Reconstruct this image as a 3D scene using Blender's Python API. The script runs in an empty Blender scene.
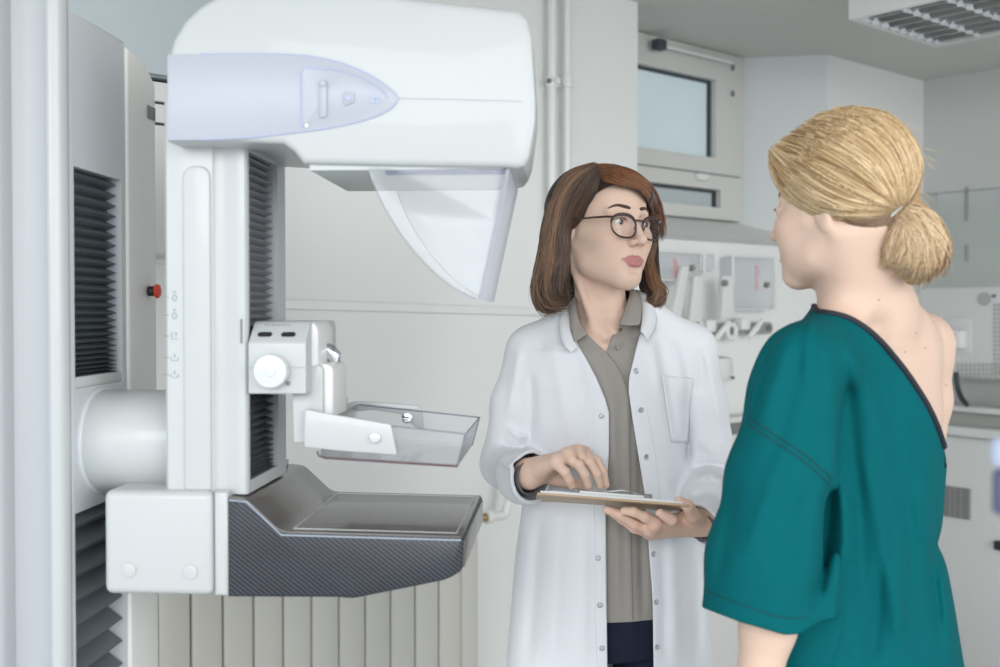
import bpy, bmesh, math, random
import numpy as np
from mathutils import Vector, Matrix
random.seed(7)
RNG = np.random.default_rng(7)
C = bpy.context.scene.collection
PI = math.pi
F = 1100.0
CAM = Vector((0, 0, 1.42))
PITCH = math.atan(21.5 / F)
_CP, _SP = math.cos(PITCH), math.sin(PITCH)

# ---------- a photograph pixel as a direction, used to take measurements of the place ----------
def ray(px, py):
    a = (px - 500) / F
    b = (333.5 - py) / F
    return Vector((a, _CP + b * _SP, -_SP + b * _CP))
def W(px, py, Y):
    d = ray(px, py)
    return CAM + d * (Y / d.y)
TM = math.atan(66 / F)
MA = Vector((math.cos(TM), -math.sin(TM), 0)); MB_ = Vector((math.sin(TM), math.cos(TM), 0))
def Mp(px, py, b=None, a=None):
    """machine frame (a right, b deep, z up) of the point seen at a pixel on plane b=const or a=const"""
    d = ray(px, py)
    t = (b / d.dot(MB_)) if b is not None else (a / d.dot(MA))
    p = CAM + d * t
    return Vector((p.dot(MA), p.dot(MB_), p.z))
TR = math.radians(49.1)
RU = Vector((math.sin(TR), math.cos(TR), 0)); RV = Vector((-math.cos(TR), math.sin(TR), 0))
def Rp(px, py, v=None, u=None):
    d = ray(px, py)
    t = (v / d.dot(RV)) if v is not None else (u / d.dot(RU))
    p = CAM + d * t
    return Vector((p.dot(RU), p.dot(RV), p.z))

# ---------- materials ----------
def mat(name, col, rough=0.5, metal=0.0, noise=0.0, nscale=40, bump=0.0, bscale=200, coat=0.0, sss=0.0, spec=0.5, **kw):
    m = bpy.data.materials.new(name); m.use_nodes = True
    nt = m.node_tree; b = nt.nodes['Principled BSDF']
    b.inputs['Base Color'].default_value = (*col, 1)
    b.inputs['Roughness'].default_value = rough
    b.inputs['Metallic'].default_value = metal
    b.inputs['Specular IOR Level'].default_value = spec
    b.inputs['Coat Weight'].default_value = coat
    if sss:
        b.inputs['Subsurface Weight'].default_value = sss
        b.inputs['Subsurface Radius'].default_value = (0.012, 0.005, 0.003)
        b.inputs['Subsurface Scale'].default_value = 0.6
    tc = nt.nodes.new('ShaderNodeTexCoord')
    if noise:
        n = nt.nodes.new('ShaderNodeTexNoise'); n.inputs['Scale'].default_value = nscale; n.inputs['Detail'].default_value = 4
        nt.links.new(tc.outputs['Object'], n.inputs['Vector'])
        mx = nt.nodes.new('ShaderNodeMix'); mx.data_type = 'RGBA'; mx.blend_type = 'MIX'
        mx.inputs[6].default_value = (*[c * (1 - noise) for c in col], 1)
        mx.inputs[7].default_value = (*[min(1, c * (1 + noise)) for c in col], 1)
        nt.links.new(n.outputs['Fac'], mx.inputs[0]); nt.links.new(mx.outputs[2], b.inputs['Base Color'])
    if bump:
        n2 = nt.nodes.new('ShaderNodeTexNoise'); n2.inputs['Scale'].default_value = bscale; n2.inputs['Detail'].default_value = 3
        nt.links.new(tc.outputs['Object'], n2.inputs['Vector'])
        bp = nt.nodes.new('ShaderNodeBump'); bp.inputs['Strength'].default_value = bump; bp.inputs['Distance'].default_value = 0.002
        nt.links.new(n2.outputs['Fac'], bp.inputs['Height']); nt.links.new(bp.outputs['Normal'], b.inputs['Normal'])
    return m
def clear(name, tint=(0.98, 0.985, 0.99), haze=0.12, rough=0.05, gl=0.5):
    m = bpy.data.materials.new(name); m.use_nodes = True
    nt = m.node_tree; nt.nodes.clear(); N = nt.nodes.new
    out = N('ShaderNodeOutputMaterial'); tr = N('ShaderNodeBsdfTransparent'); tr.inputs[0].default_value = (*tint, 1)
    df = N('ShaderNodeBsdfDiffuse'); df.inputs[0].default_value = (0.93, 0.95, 0.98, 1)
    g = N('ShaderNodeBsdfGlossy'); g.inputs['Roughness'].default_value = rough
    fr = N('ShaderNodeFresnel'); fr.inputs[0].default_value = 1.45
    m1 = N('ShaderNodeMixShader'); m1.inputs[0].default_value = haze
    m2 = N('ShaderNodeMixShader'); mm = N('ShaderNodeMath'); mm.operation = 'MULTIPLY'; mm.inputs[1].default_value = gl
    L = nt.links.new
    tl = N('ShaderNodeBsdfTranslucent'); tl.inputs[0].default_value = (0.95, 0.97, 1.0, 1); ms = N('ShaderNodeMixShader'); ms.inputs[0].default_value = .5
    L(df.outputs[0], ms.inputs[1]); L(tl.outputs[0], ms.inputs[2])
    L(tr.outputs[0], m1.inputs[1]); L(ms.outputs[0], m1.inputs[2]); L(fr.outputs[0], mm.inputs[0]); L(mm.outputs[0], m2.inputs[0])
    L(m1.outputs[0], m2.inputs[1]); L(g.outputs[0], m2.inputs[2]); L(m2.outputs[0], out.inputs[0])
    return m

# ---------- objects ----------
def obj(name, me, m=None, parent=None, smooth=True, auto=35):
    if isinstance(me, bmesh.types.BMesh):
        bm = me; me = bpy.data.meshes.new(name); bm.to_mesh(me); bm.free()
    o = bpy.data.objects.new(name, me); C.objects.link(o)
    if m is not None:
        for mm in (m if isinstance(m, (list, tuple)) else [m]): me.materials.append(mm)
    if smooth:
        for p in me.polygons: p.use_smooth = True
        if auto:
            me.set_sharp_from_angle(angle=math.radians(auto))
    if parent is not None: o.parent = parent
    return o
def tag(o, label=None, cat=None, group=None, kind=None):
    if label: o['label'] = label
    if cat: o['category'] = cat
    if group: o['group'] = group
    if kind: o['kind'] = kind
    return o
def thing(name, label, cat, loc=(0, 0, 0), rz=0, group=None):
    o = bpy.data.objects.new(name, None); C.objects.link(o); o.location = loc; o.rotation_euler = (0, 0, rz)
    o.empty_display_size = 0.1
    return tag(o, label, cat, group)
def shift(bm, off):
    bmesh.ops.translate(bm, vec=off, verts=bm.verts); return bm
def box(lo, hi, bev=0.0, seg=2, bm=None):
    bm2 = bmesh.new()
    bmesh.ops.create_cube(bm2, size=1)
    lo = Vector(lo); hi = Vector(hi)
    for v in bm2.verts:
        v.co = Vector(((lo.x + hi.x) / 2 + v.co.x * (hi.x - lo.x), (lo.y + hi.y) / 2 + v.co.y * (hi.y - lo.y), (lo.z + hi.z) / 2 + v.co.z * (hi.z - lo.z)))
    if bev: bmesh.ops.bevel(bm2, geom=bm2.edges[:], offset=bev, segments=seg, profile=0.5, affect='EDGES')
    return join(bm, bm2)
def join(bm, bm2):
    if bm is None: return bm2
    me = bpy.data.meshes.new('tmp'); bm2.to_mesh(me); bm2.free(); bm.from_mesh(me); bpy.data.meshes.remove(me)
    return bm
def prism(pts, vec, bev=0.0, seg=3, bm=None, both=True):
    """closed outline pts (3D, planar) pushed along vec; the edges of the two rims are bevelled"""
    b2 = bmesh.new(); vec = Vector(vec)
    a = [b2.verts.new(p) for p in pts]; b = [b2.verts.new(Vector(p) + vec) for p in pts]
    f1 = b2.faces.new(a); f2 = b2.faces.new(b[::-1]); n = len(pts)
    for i in range(n): b2.faces.new((a[i], b[i], b[(i + 1) % n], a[(i + 1) % n]))
    bmesh.ops.recalc_face_normals(b2, faces=b2.faces)
    if bev:
        ed = set(f1.edges) | (set(f2.edges) if both else set())
        bmesh.ops.bevel(b2, geom=list(ed), offset=bev, segments=seg, profile=0.5, affect='EDGES')
    return join(bm, b2)
def smooth_outline(pts, closed=True, n=6):
    """Catmull-Rom through 3D points; a point given as (p, 1) stays sharp"""
    P = [Vector(p) for p in pts]; out = []
    N = len(P); rng = range(N if closed else N - 1)
    g = lambda i: P[i % N] if closed else P[max(0, min(N - 1, i))]
    for i in rng:
        p0, p1, p2, p3 = g(i - 1), g(i), g(i + 1), g(i + 2)
        for k in range(n):
            t = k / n
            out.append(0.5 * ((2 * p1) + (-p0 + p2) * t + (2 * p0 - 5 * p1 + 4 * p2 - p3) * t * t + (-p0 + 3 * p1 - 3 * p2 + p3) * t ** 3))
    if not closed: out.append(P[-1])
    return out
def round_poly(pts, r, seg=4):
    """round the corners of a closed planar polygon; r number or list"""
    out = []; n = len(pts); P = [Vector(p) for p in pts]
    for i in range(n):
        p, a, b = P[i], P[i - 1], P[(i + 1) % n]
        rr = r[i] if isinstance(r, (list, tuple)) else r
        if rr <= 0: out.append(p); continue
        da = (a - p); db = (b - p); rr2 = min(rr, da.length * 0.48, db.length * 0.48)
        s = p + da.normalized() * rr2; e = p + db.normalized() * rr2
        for k in range(seg + 1):
            t = k / seg
            out.append(s * (1 - t) ** 2 + p * 2 * t * (1 - t) + e * t * t)
    return out
def tube(path, rad, sides=10, bm=None, cap=True, flat=None):
    b2 = bmesh.new(); P = [Vector(p) for p in path]; n = len(P)
    rad = rad if isinstance(rad, (list, tuple, np.ndarray)) else [rad] * n
    up = None; rings = []
    for i in range(n):
        t = (P[min(i + 1, n - 1)] - P[max(i - 1, 0)]).normalized()
        if up is None:
            up = t.orthogonal().normalized()
            if flat is not None: up = (Vector(flat) - t * Vector(flat).dot(t)).normalized()
        up = (up - t * up.dot(t)).normalized(); s = t.cross(up)
        rings.append([b2.verts.new(P[i] + (up * math.cos(2 * PI * k / sides) + s * math.sin(2 * PI * k / sides)) * max(rad[i], 1e-5)) for k in range(sides)])
    for i in range(n - 1):
        for k in range(sides):
            b2.faces.new((rings[i][k], rings[i][(k + 1) % sides], rings[i + 1][(k + 1) % sides], rings[i + 1][k]))
    if cap: b2.faces.new(rings[0][::-1]); b2.faces.new(rings[-1])
    return join(bm, b2)
def cyl(p0, p1, r, sides=32, bev=0.0, bm=None, r2=None):
    p0 = Vector(p0); p1 = Vector(p1); d = (p1 - p0); L = d.length; t = d.normalized()
    if bev: 
        k = [(0, r - bev), (bev * .3, r - bev * .3), (bev, r), (L - bev, r2 or r), (L - bev * .3, (r2 or r) - bev * .3), (L, (r2 or r) - bev)]
    else: k = [(0, r), (L, r2 or r)]
    return tube([p0 + t * a for a, _ in k], [b for _, b in k], sides, bm)
def loft(rings, bm=None, closed=True, cap=True):
    b2 = bmesh.new(); R = [[b2.verts.new(p) for p in r] for r in rings]; n = len(R[0])
    for i in range(len(R) - 1):
        for k in range(n if closed else n - 1):
            b2.faces.new((R[i][k], R[i][(k + 1) % n], R[i + 1][(k + 1) % n], R[i + 1][k]))
    if cap and closed: b2.faces.new(R[0][::-1]); b2.faces.new(R[-1])
    bmesh.ops.recalc_face_normals(b2, faces=b2.faces)
    return join(bm, b2)
def boolean(o, cutter_bm, op='DIFFERENCE'):
    me = bpy.data.meshes.new('cut'); cutter_bm.to_mesh(me); cutter_bm.free()
    c = bpy.data.objects.new('cut', me); C.objects.link(c); c.matrix_world = o.matrix_world.copy()
    c.parent = o.parent; c.matrix_basis = o.matrix_basis.copy()
    md = o.modifiers.new('b', 'BOOLEAN'); md.object = c; md.operation = op; md.solver = 'EXACT'
    dg = bpy.context.evaluated_depsgraph_get(); dg.update()
    nm = bpy.data.meshes.new_from_object(o.evaluated_get(dg)); o.modifiers.clear(); old = o.data; o.data = nm
    bpy.data.meshes.remove(old); bpy.data.objects.remove(c); bpy.data.meshes.remove(me)
    nm.set_sharp_from_angle(angle=math.radians(35))
    return o

# ---------- signed distance modelling, meshed with surface nets ----------
def v3(*a): return np.array(a, dtype=float)
class Field:
    """list of (op, fn, k); evaluated on points (...,3)"""
    def __init__(s): s.ops = []
    def add(s, fn, k=0.01): s.ops.append(('u', fn, k)); return s
    def sub(s, fn, k=0.01): s.ops.append(('s', fn, k)); return s
    def isect(s, fn, k=0.01): s.ops.append(('i', fn, k)); return s
    def warp(s, fn): s.ops.append(('w', fn, 0)); return s
    def __call__(s, p):
        d = None
        for op, fn, k in s.ops:
            if op == 'w': d = fn(p, d); continue
            e = fn(p)
            if d is None: d = e; continue
            if op == 'u': d = smin(d, e, k)
            elif op == 's': d = -smin(-d, e, k)
            else: d = -smin(-d, -e, k)
        return d
def smin(a, b, k):
    if k <= 0: return np.minimum(a, b)
    h = np.clip(0.5 + 0.5 * (b - a) / k, 0, 1)
    return b * (1 - h) + a * h - k * h * (1 - h)
def rotm(rx=0, ry=0, rz=0):
    return np.array(Matrix.Rotation(rz, 3, 'Z') @ Matrix.Rotation(ry, 3, 'Y') @ Matrix.Rotation(rx, 3, 'X'))
def ell(c, r, R=None):
    c = np.array(c, float); r = np.array(r, float)
    def f(p):
        q = p - c
        if R is not None: q = q @ R
        k0 = np.sqrt(((q / r) ** 2).sum(-1)); k1 = np.sqrt(((q / (r * r)) ** 2).sum(-1))
        return k0 * (k0 - 1) / np.maximum(k1, 1e-9)
    return f
def cap(a, b, ra, rb=None, sq=None):
    """tapered capsule; sq=(direction, factor) squashes it along a direction"""
    a = np.array(a, float); b = np.array(b, float); rb = ra if rb is None else rb
    def f(p):
        q = p; A = a; B = b
        if sq is not None:
            dv = np.array(sq[0], float); dv = dv / np.linalg.norm(dv)
            def st(x): return x + (x @ dv)[..., None] * dv * (1 / sq[1] - 1)
            q = st(p - a); A = np.zeros(3); B = st((b - a)[None, :])[0]
        pa = q - A; ba = B - A
        h = np.clip((pa @ ba) / (ba @ ba + 1e-12), 0, 1)
        return np.sqrt(((pa - h[..., None] * ba) ** 2).sum(-1)) - (ra + (rb - ra) * h)
    return f
def chain(pts, rads, sq=None, k=0.006):
    fs = [cap(pts[i], pts[i + 1], rads[i], rads[i + 1], sq) for i in range(len(pts) - 1)]
    def f(p):
        d = fs[0](p)
        for g in fs[1:]: d = smin(d, g(p), k)
        return d
    return f
def bounded(fn, lo, hi, m=0.02):
    lo = np.array(lo, float) - m; hi = np.array(hi, float) + m
    def f(p):
        sh = p.shape[:-1]; q = p.reshape(-1, 3)
        o = np.maximum(np.maximum(lo - q, q - hi), 0); out = np.sqrt((o * o).sum(-1)) + m
        ins = out <= m
        if ins.any(): out[ins] = fn(q[ins])
        return out.reshape(sh)
    return f
def surface_nets(field, lo, hi, h, mg=1.0):
    """sparse: coarse blocks first, fine samples only near the surface"""
    lo = np.array(lo, float); hi = np.array(hi, float); B = 4
    nb = np.ceil((hi - lo) / (h * B)).astype(int) + 1
    def ev(P):
        out = np.empty(len(P), dtype=np.float32)
        for i in range(0, len(P), 150000): out[i:i + 150000] = field(P[i:i + 150000])
        return out
    nc = np.ceil(nb / 4).astype(int)
    ci = np.stack(np.meshgrid(*[np.arange(k) for k in nc], indexing='ij'), -1).reshape(-1, 3)
    dc = ev(lo + (ci + .5) * (16 * h))
    ca = ci[np.abs(dc) < 16 * h * 1.15 * mg]
    sub = np.stack(np.meshgrid(*[np.arange(4)] * 3, indexing='ij'), -1).reshape(-1, 3)
    bi = (ca[:, None, :] * 4 + sub).reshape(-1, 3); bi = bi[(bi < nb).all(1)]
    db = ev(lo + (bi + .5) * (B * h)); bi = bi[np.abs(db) < B * h * 1.3 * mg]
    n = nb * B + 1
    D = np.full(n, np.nan, dtype=np.float32)
    loc = np.stack(np.meshgrid(*[np.arange(B + 1)] * 3, indexing='ij'), -1).reshape(-1, 3)
    M = np.zeros(n, dtype=bool)
    for l in loc: M[tuple((bi * B + l).T)] = True
    pts = np.argwhere(M); D[M] = ev(lo + pts * h); del M
    # cells whose eight corners are all known and change sign
    cl = np.stack(np.meshgrid(*[np.arange(B)] * 3, indexing='ij'), -1).reshape(-1, 3)
    cells = (bi[:, None, :] * B + cl).reshape(-1, 3)
    cs = np.array([(x, y, z) for x in (0, 1) for y in (0, 1) for z in (0, 1)])
    V8 = np.stack([D[tuple((cells + c).T)] for c in cs], 1)
    neg = V8 < 0; act = neg.any(1) & ~neg.all(1)
    cells = cells[act]; V8 = V8[act]
    acc = np.zeros((len(cells), 3)); cnt = np.zeros(len(cells))
    for i in range(8):
        for j in range(i + 1, 8):
            if np.abs(cs[i] - cs[j]).sum() != 1: continue
            d1 = V8[:, i]; d2 = V8[:, j]; m = (d1 < 0) != (d2 < 0)
            t = np.where(m, d1 / np.where(m, d1 - d2, 1), 0)
            acc += np.where(m[:, None], cs[i] + t[:, None] * (cs[j] - cs[i]), 0); cnt += m
    V = lo + h * (cells + acc / cnt[:, None])
    idx = np.full(n, -1, dtype=np.int32); idx[tuple(cells.T)] = np.arange(len(cells))
    Fc = []
    for axis in range(3):
        a1, a2 = [k for k in range(3) if k != axis]
        d = np.zeros(3, int); d[axis] = 1
        A = D[tuple(cells.T)]; Bv = D[tuple((cells + d).T)]
        m = (A < 0) != (Bv < 0); e = cells[m]; inside = A[m] < 0
        def at(o1, o2):
            q = e.copy(); q[:, a1] -= o1; q[:, a2] -= o2
            return idx[tuple(q.T)]
        quad = np.stack([at(1, 1), at(0, 1), at(0, 0), at(1, 0)], 1)
        flip = inside if axis != 1 else ~inside
        quad[~flip] = quad[~flip][:, ::-1]
        Fc.append(quad)
    Q = np.concatenate(Fc); Q = Q[(Q >= 0).all(1)]
    return V, Q
def nets_mesh(name, field, lo, hi, h, relax=1, mg=1.0):
    V, Q = surface_nets(field, lo, hi, h, mg)
    if relax:
        e = np.concatenate([Q[:, [0, 1]], Q[:, [1, 2]], Q[:, [2, 3]], Q[:, [3, 0]]])
        for _ in range(relax):
            s = np.zeros_like(V); c = np.zeros(len(V))
            for a, b in ((0, 1), (1, 0)):
                np.add.at(s, e[:, a], V[e[:, b]]); np.add.at(c, e[:, a], 1)
            V = V * 0.5 + 0.5 * s / np.maximum(c, 1)[:, None]
    me = bpy.data.meshes.new(name)
    me.from_pydata(V.tolist(), [], Q.tolist()); me.update()
    return me
def add_attr(me, name, vals):
    """vals (n,4) colour per vertex, a property of the thing's own colouring"""
    a = me.color_attributes.new(name=name, type='FLOAT_COLOR', domain='POINT')
    a.data.foreach_set('color', np.asarray(vals, dtype=np.float32).ravel())
def verts_of(me):
    V = np.empty(len(me.vertices) * 3); me.vertices.foreach_get('co', V); return V.reshape(-1, 3)
def attr_mat(m, name='Col'):
    nt = m.node_tree; a = nt.nodes.new('ShaderNodeAttribute'); a.attribute_name = name
    nt.links.new(a.outputs['Color'], nt.nodes['Principled BSDF'].inputs['Base Color']); return m

def project(p):
    """photograph pixel of points (...,3)"""
    x = p[..., 0]; y = p[..., 1]; z = p[..., 2] - CAM.z
    dep = y * _CP - z * _SP; up = y * _SP + z * _CP
    return 500 + F * x / dep, 333.5 - F * up / dep
def hit(field, px, py, y0=1.0, y1=2.6, step=0.004):
    """first point of a surface along the line of sight of a pixel (batch)"""
    px = np.atleast_1d(px).astype(float); py = np.atleast_1d(py).astype(float)
    dirs = np.array([list(ray(a, b)) for a, b in zip(px, py)]); dirs /= dirs[:, 1:2]
    Y = np.full(len(px), y0); done = np.zeros(len(px), bool); o = np.array(CAM)
    for _ in range(200):
        P = o + dirs * Y[:, None]; d = field(P)
        done |= (np.abs(d) < 4e-4)
        Y = np.where(done | (Y > y1), Y, Y + np.clip(d * .7, -.01, .03))
    P = o + dirs * Y[:, None]
    ok = np.abs(field(P)) < .004
    return P, ok
def grad(field, P, e=1e-3):
    g = np.stack([field(P + np.eye(3)[k] * e) - field(P - np.eye(3)[k] * e) for k in range(3)], -1)
    return g / np.maximum(np.linalg.norm(g, axis=-1, keepdims=True), 1e-9)
def ridges(lines):
    """cloth folds: each line (points in px, width px, height m); returns displacement function"""
    L = [(np.array(a, float), w, h) for a, w, h in lines]
    def f(p):
        x, y = project(p); q = np.stack([x, y], -1); out = np.zeros(x.shape)
        for pts, w, h in L:
            best = np.full(x.shape, 1e9)
            n = len(pts) - 1; tt = np.zeros(x.shape)
            for i in range(n):
                a, b = pts[i], pts[i + 1]; ba = b - a
                t = np.clip(((q - a) @ ba) / (ba @ ba), 0, 1)
                d = np.sqrt(((q - a - t[..., None] * ba) ** 2).sum(-1))
                m = d < best; best = np.where(m, d, best); tt = np.where(m, (i + t) / n, tt)
            out += h * np.exp(-(best / w) ** 2) * np.clip(np.sin(np.pi * np.clip(tt * .96 + .02, 0, 1)) * 1.6, 0, 1)
        return out
    return f
def wpt(px, py, Y): return np.array(W(px, py, Y))
def transf(fn, origin, R):
    """field given in local frame: p_local = (p-origin) @ R, R columns = local axes in world"""
    o = np.array(origin, float); R = np.array(R, float)
    return lambda p: fn((p - o) @ R)
def stack(rows, R2=None, c0=(0, 0), power=2.0):
    """elliptic sections: rows (z, cx, cy, rx, ry); turned about z by angle R2 round c0"""
    A = np.array(sorted(rows), float); zz = A[:, 0]
    ca, sa = math.cos(R2 or 0), math.sin(R2 or 0)
    def f(p):
        z = np.clip(p[..., 2], zz[0], zz[-1])
        cx, cy, rx, ry = [np.interp(z, zz, A[:, k]) for k in (1, 2, 3, 4)]
        x = p[..., 0] - cx; y = p[..., 1] - cy
        u = (x * ca + y * sa) / rx; v = (-x * sa + y * ca) / ry
        k = (np.abs(u) ** power + np.abs(v) ** power) ** (1 / power)
        d = (k - 1) * np.minimum(rx, ry)
        return np.maximum(d, np.maximum(zz[0] - p[..., 2], p[..., 2] - zz[-1]))
    return f
def strands(polys, rads, cols, sides=3):
    """many tapered hairs in one mesh with a colour each; polys (N,n,3)"""
    P = np.asarray(polys); N, n, _ = P.shape
    T = np.gradient(P, axis=1); T /= np.maximum(np.linalg.norm(T, axis=-1, keepdims=True), 1e-9)
    up = np.array([0.3, -.8, .5]); U = up - T * (T @ up)[..., None]; U /= np.maximum(np.linalg.norm(U, axis=-1, keepdims=True), 1e-9)
    S = np.cross(T, U)
    t = np.linspace(0, 1, n); taper = np.clip(np.minimum((t + .15) * 4, (1 - t) * 3 + .12), 0, 1)
    r = np.asarray(rads)[:, None] * taper[None]
    V = np.stack([P + (U * math.cos(2 * PI * k / sides) + S * math.sin(2 * PI * k / sides)) * r[..., None] for k in range(sides)], 2)
    V = V.reshape(-1, 3)
    base = (np.arange(N)[:, None] * n + np.arange(n - 1)[None]) * sides
    Q = []
    for k in range(sides):
        k2 = (k + 1) % sides
        Q.append(np.stack([base + k, base + k2, base + sides + k2, base + sides + k], -1).reshape(-1, 4))
    Q = np.concatenate(Q)
    me = bpy.data.meshes.new('hair'); me.from_pydata(V.tolist(), [], Q.tolist()); me.update()
    c = np.repeat(np.asarray(cols), n * sides, axis=0); add_attr(me, 'Col', np.concatenate([c, np.ones((len(c), 1))], 1))
    return me
def cubic(pts, n):
    """resample a polyline of any dimension smoothly to n points"""
    P = np.asarray(pts, float); N = len(P); out = []
    for t in np.linspace(0, N - 1 - 1e-6, n):
        i = int(t); f = t - i
        p0, p1, p2, p3 = P[max(i - 1, 0)], P[i], P[min(i + 1, N - 1)], P[min(i + 2, N - 1)]
        out.append(.5 * (2 * p1 + (p2 - p0) * f + (2 * p0 - 5 * p1 + 4 * p2 - p3) * f * f + (3 * p1 - p0 - 3 * p2 + p3) * f ** 3))
    return np.array(out)
def move_mesh(me, off):
    V = verts_of(me) + np.array(off); me.vertices.foreach_set('co', V.ravel()); me.update(); return me

def largest(me):
    """keep the biggest connected piece of a mesh"""
    n = len(me.vertices); E = np.empty(len(me.edges) * 2, dtype=np.int64); me.edges.foreach_get('vertices', E); E = E.reshape(-1, 2)
    lab = np.arange(n)
    while True:
        m = np.minimum(lab[E[:, 0]], lab[E[:, 1]]); new = lab.copy()
        np.minimum.at(new, E[:, 0], m); np.minimum.at(new, E[:, 1], m); new = new[new]; new = new[new]
        if (new == lab).all(): break
        lab = new
    u, c = np.unique(lab, return_counts=True); k = lab == u[c.argmax()]
    if k.all(): return me
    b = bmesh.new(); b.from_mesh(me); b.verts.ensure_lookup_table()
    bmesh.ops.delete(b, geom=[b.verts[i] for i in np.nonzero(~k)[0]], context='VERTS'); b.to_mesh(me); b.free(); return me
# ================= the room =================
m_wall = mat('painted_wall', (0.80, 0.81, 0.795), 0.75, noise=0.015, nscale=3, bump=0.12, bscale=90)
m_wallblue = mat('blue_grey_paint', (0.46, 0.52, 0.54), 0.6, noise=0.02, nscale=3)
m_ceil = mat('ceiling_paint', (0.62, 0.61, 0.58), 0.85, noise=0.015, nscale=2)
m_floor = mat('grey_vinyl', (0.42, 0.43, 0.43), 0.35, noise=0.06, nscale=25)
m_white = mat('white_enamel', (0.80, 0.805, 0.78), 0.35, noise=0.01)
m_rad = mat('radiator_enamel', (0.60, 0.59, 0.54), 0.4, noise=0.02, nscale=6)
m_gasket = mat('window_gasket', (0.05, 0.06, 0.07), 0.6)
m_frame = mat('window_frame_plastic', (0.66, 0.66, 0.63), 0.4)
m_greyd = mat('dark_grey_plastic', (0.2, 0.2, 0.2), 0.5)
m_chrome = mat('chrome', (0.75, 0.76, 0.78), 0.12, metal=1)
m_brass = mat('brass', (0.55, 0.38, 0.2), 0.3, metal=1)
def daylight_pane(name, c, s):
    m = bpy.data.materials.new(name); m.use_nodes = True; nt = m.node_tree; b = nt.nodes['Principled BSDF']
    b.inputs['Base Color'].default_value = (0.30, 0.36, 0.38, 1); b.inputs['Roughness'].default_value = 0.4
    n = nt.nodes.new('ShaderNodeTexNoise'); n.inputs['Scale'].default_value = 1.6
    tc = nt.nodes.new('ShaderNodeTexCoord'); nt.links.new(tc.outputs['Object'], n.inputs['Vector'])
    r = nt.nodes.new('ShaderNodeValToRGB'); r.color_ramp.elements[0].color = (c[0] * .85, c[1] * .88, c[2] * .9, 1); r.color_ramp.elements[1].color = (*c, 1)
    r.color_ramp.elements[0].position = .35; r.color_ramp.elements[1].position = .65
    nt.links.new(n.outputs['Fac'], r.inputs[0]); nt.links.new(r.outputs[0], b.inputs['Emission Color']); b.inputs['Emission Strength'].default_value = s
    return m
m_pane = daylight_pane('frosted_pane', (0.46, 0.55, 0.57), 0.42)
m_pane2 = daylight_pane('lower_pane', (0.42, 0.43, 0.41), 0.22)

RZ = math.pi / 2 - TR                         # room frame turned about Z: local x = RU, local y = RV
def room(name, bm_, m, kind='structure', parent=None, auto=35):
    o = obj(name, bm_, m, parent, auto=auto)
    if parent is None:
        o.rotation_euler = (0, 0, RZ)
        if kind: o['kind'] = kind
    return o
VW = 2.581; VWIN = 2.88; H = 2.49; UR = 4.83
u0 = -1.2
uL = Rp(637.5, 100, v=VW).x; uR = Rp(827, 100, v=VW).x
uw1 = Rp(734, 100, v=VWIN).x
sill_z = 1.70; win_b = 1.80
# floor, ceiling
room('floor', box((u0, -4.5, -0.1), (UR + 0.1, VWIN + .4, 0)), m_floor)
room('ceiling', box((u0, -0.8, H), (UR + 0.1, VWIN + .4, H + 0.1)), m_ceil)
# radiator wall with window alcove: pieces of one wall mesh
wb = box((u0, VW, 0), (uL, VW + 0.4, H))
box((uR, VW, 0), (UR + 0.1, VW + 0.4, H), bm=wb)
box((uL, VW, 0), (uR, VW + 0.4, sill_z), bm=wb)
room('wall_back', wb, m_wall, auto=20)
# sloping sill, splayed right reveal
sb = prism([(uL, VW, sill_z - .02), (uL, VW, sill_z), (uL, VWIN, win_b), (uL, VWIN, sill_z - .02)], (uR - uL, 0, 0))
room('trim_1', sb, m_wall, auto=20)
rb = prism([(uw1, VWIN + .05, sill_z), (uw1, VWIN, sill_z), (uR, VW, sill_z), (uR, VWIN + .05, sill_z)], (0, 0, H - sill_z))
room('trim_2', rb, mat('reveal_paint', (0.66, 0.69, 0.69), 0.7), auto=20)
room('wall_window', box((uL - .3, VWIN + 0.02, sill_z - .1), (uw1 + .1, VWIN + .1, H)), m_wall, auto=20)
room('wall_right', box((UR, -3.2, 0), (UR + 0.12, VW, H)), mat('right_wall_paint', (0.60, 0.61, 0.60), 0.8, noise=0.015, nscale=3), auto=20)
# dado rail / surface trunking along the wall
p0 = Rp(262, 303.5, v=VW - .012); p1 = Rp(560, 312.5, v=VW - .012)
dz = Vector((0, 0, .013)); 
tr = prism(round_poly([p0 - dz, p0 + dz, p1 + dz, p1 - dz], 0), (0, 0.012, 0), 0.004)
room('trim_3', tr, m_white)
# small ledge of paint at the top of the rail wall
p0 = Rp(240, 176, v=VW - .01); p1 = Rp(372, 190, v=VW - .01)

# ----- window -----
def wq(px, py, v=VWIN): return Rp(px, py, v=v)
fr = box((uL - .25, VWIN - .045, win_b - .0), (uw1, VWIN + .03, H - .003), 0.004)
wo = room('window_1', fr, m_frame)
def pane_cut(x0, y0, x1, y1):
    a = wq(x0, y0, VWIN - .045); b = wq(x1, y1, VWIN - .045)
    return a, b
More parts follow.
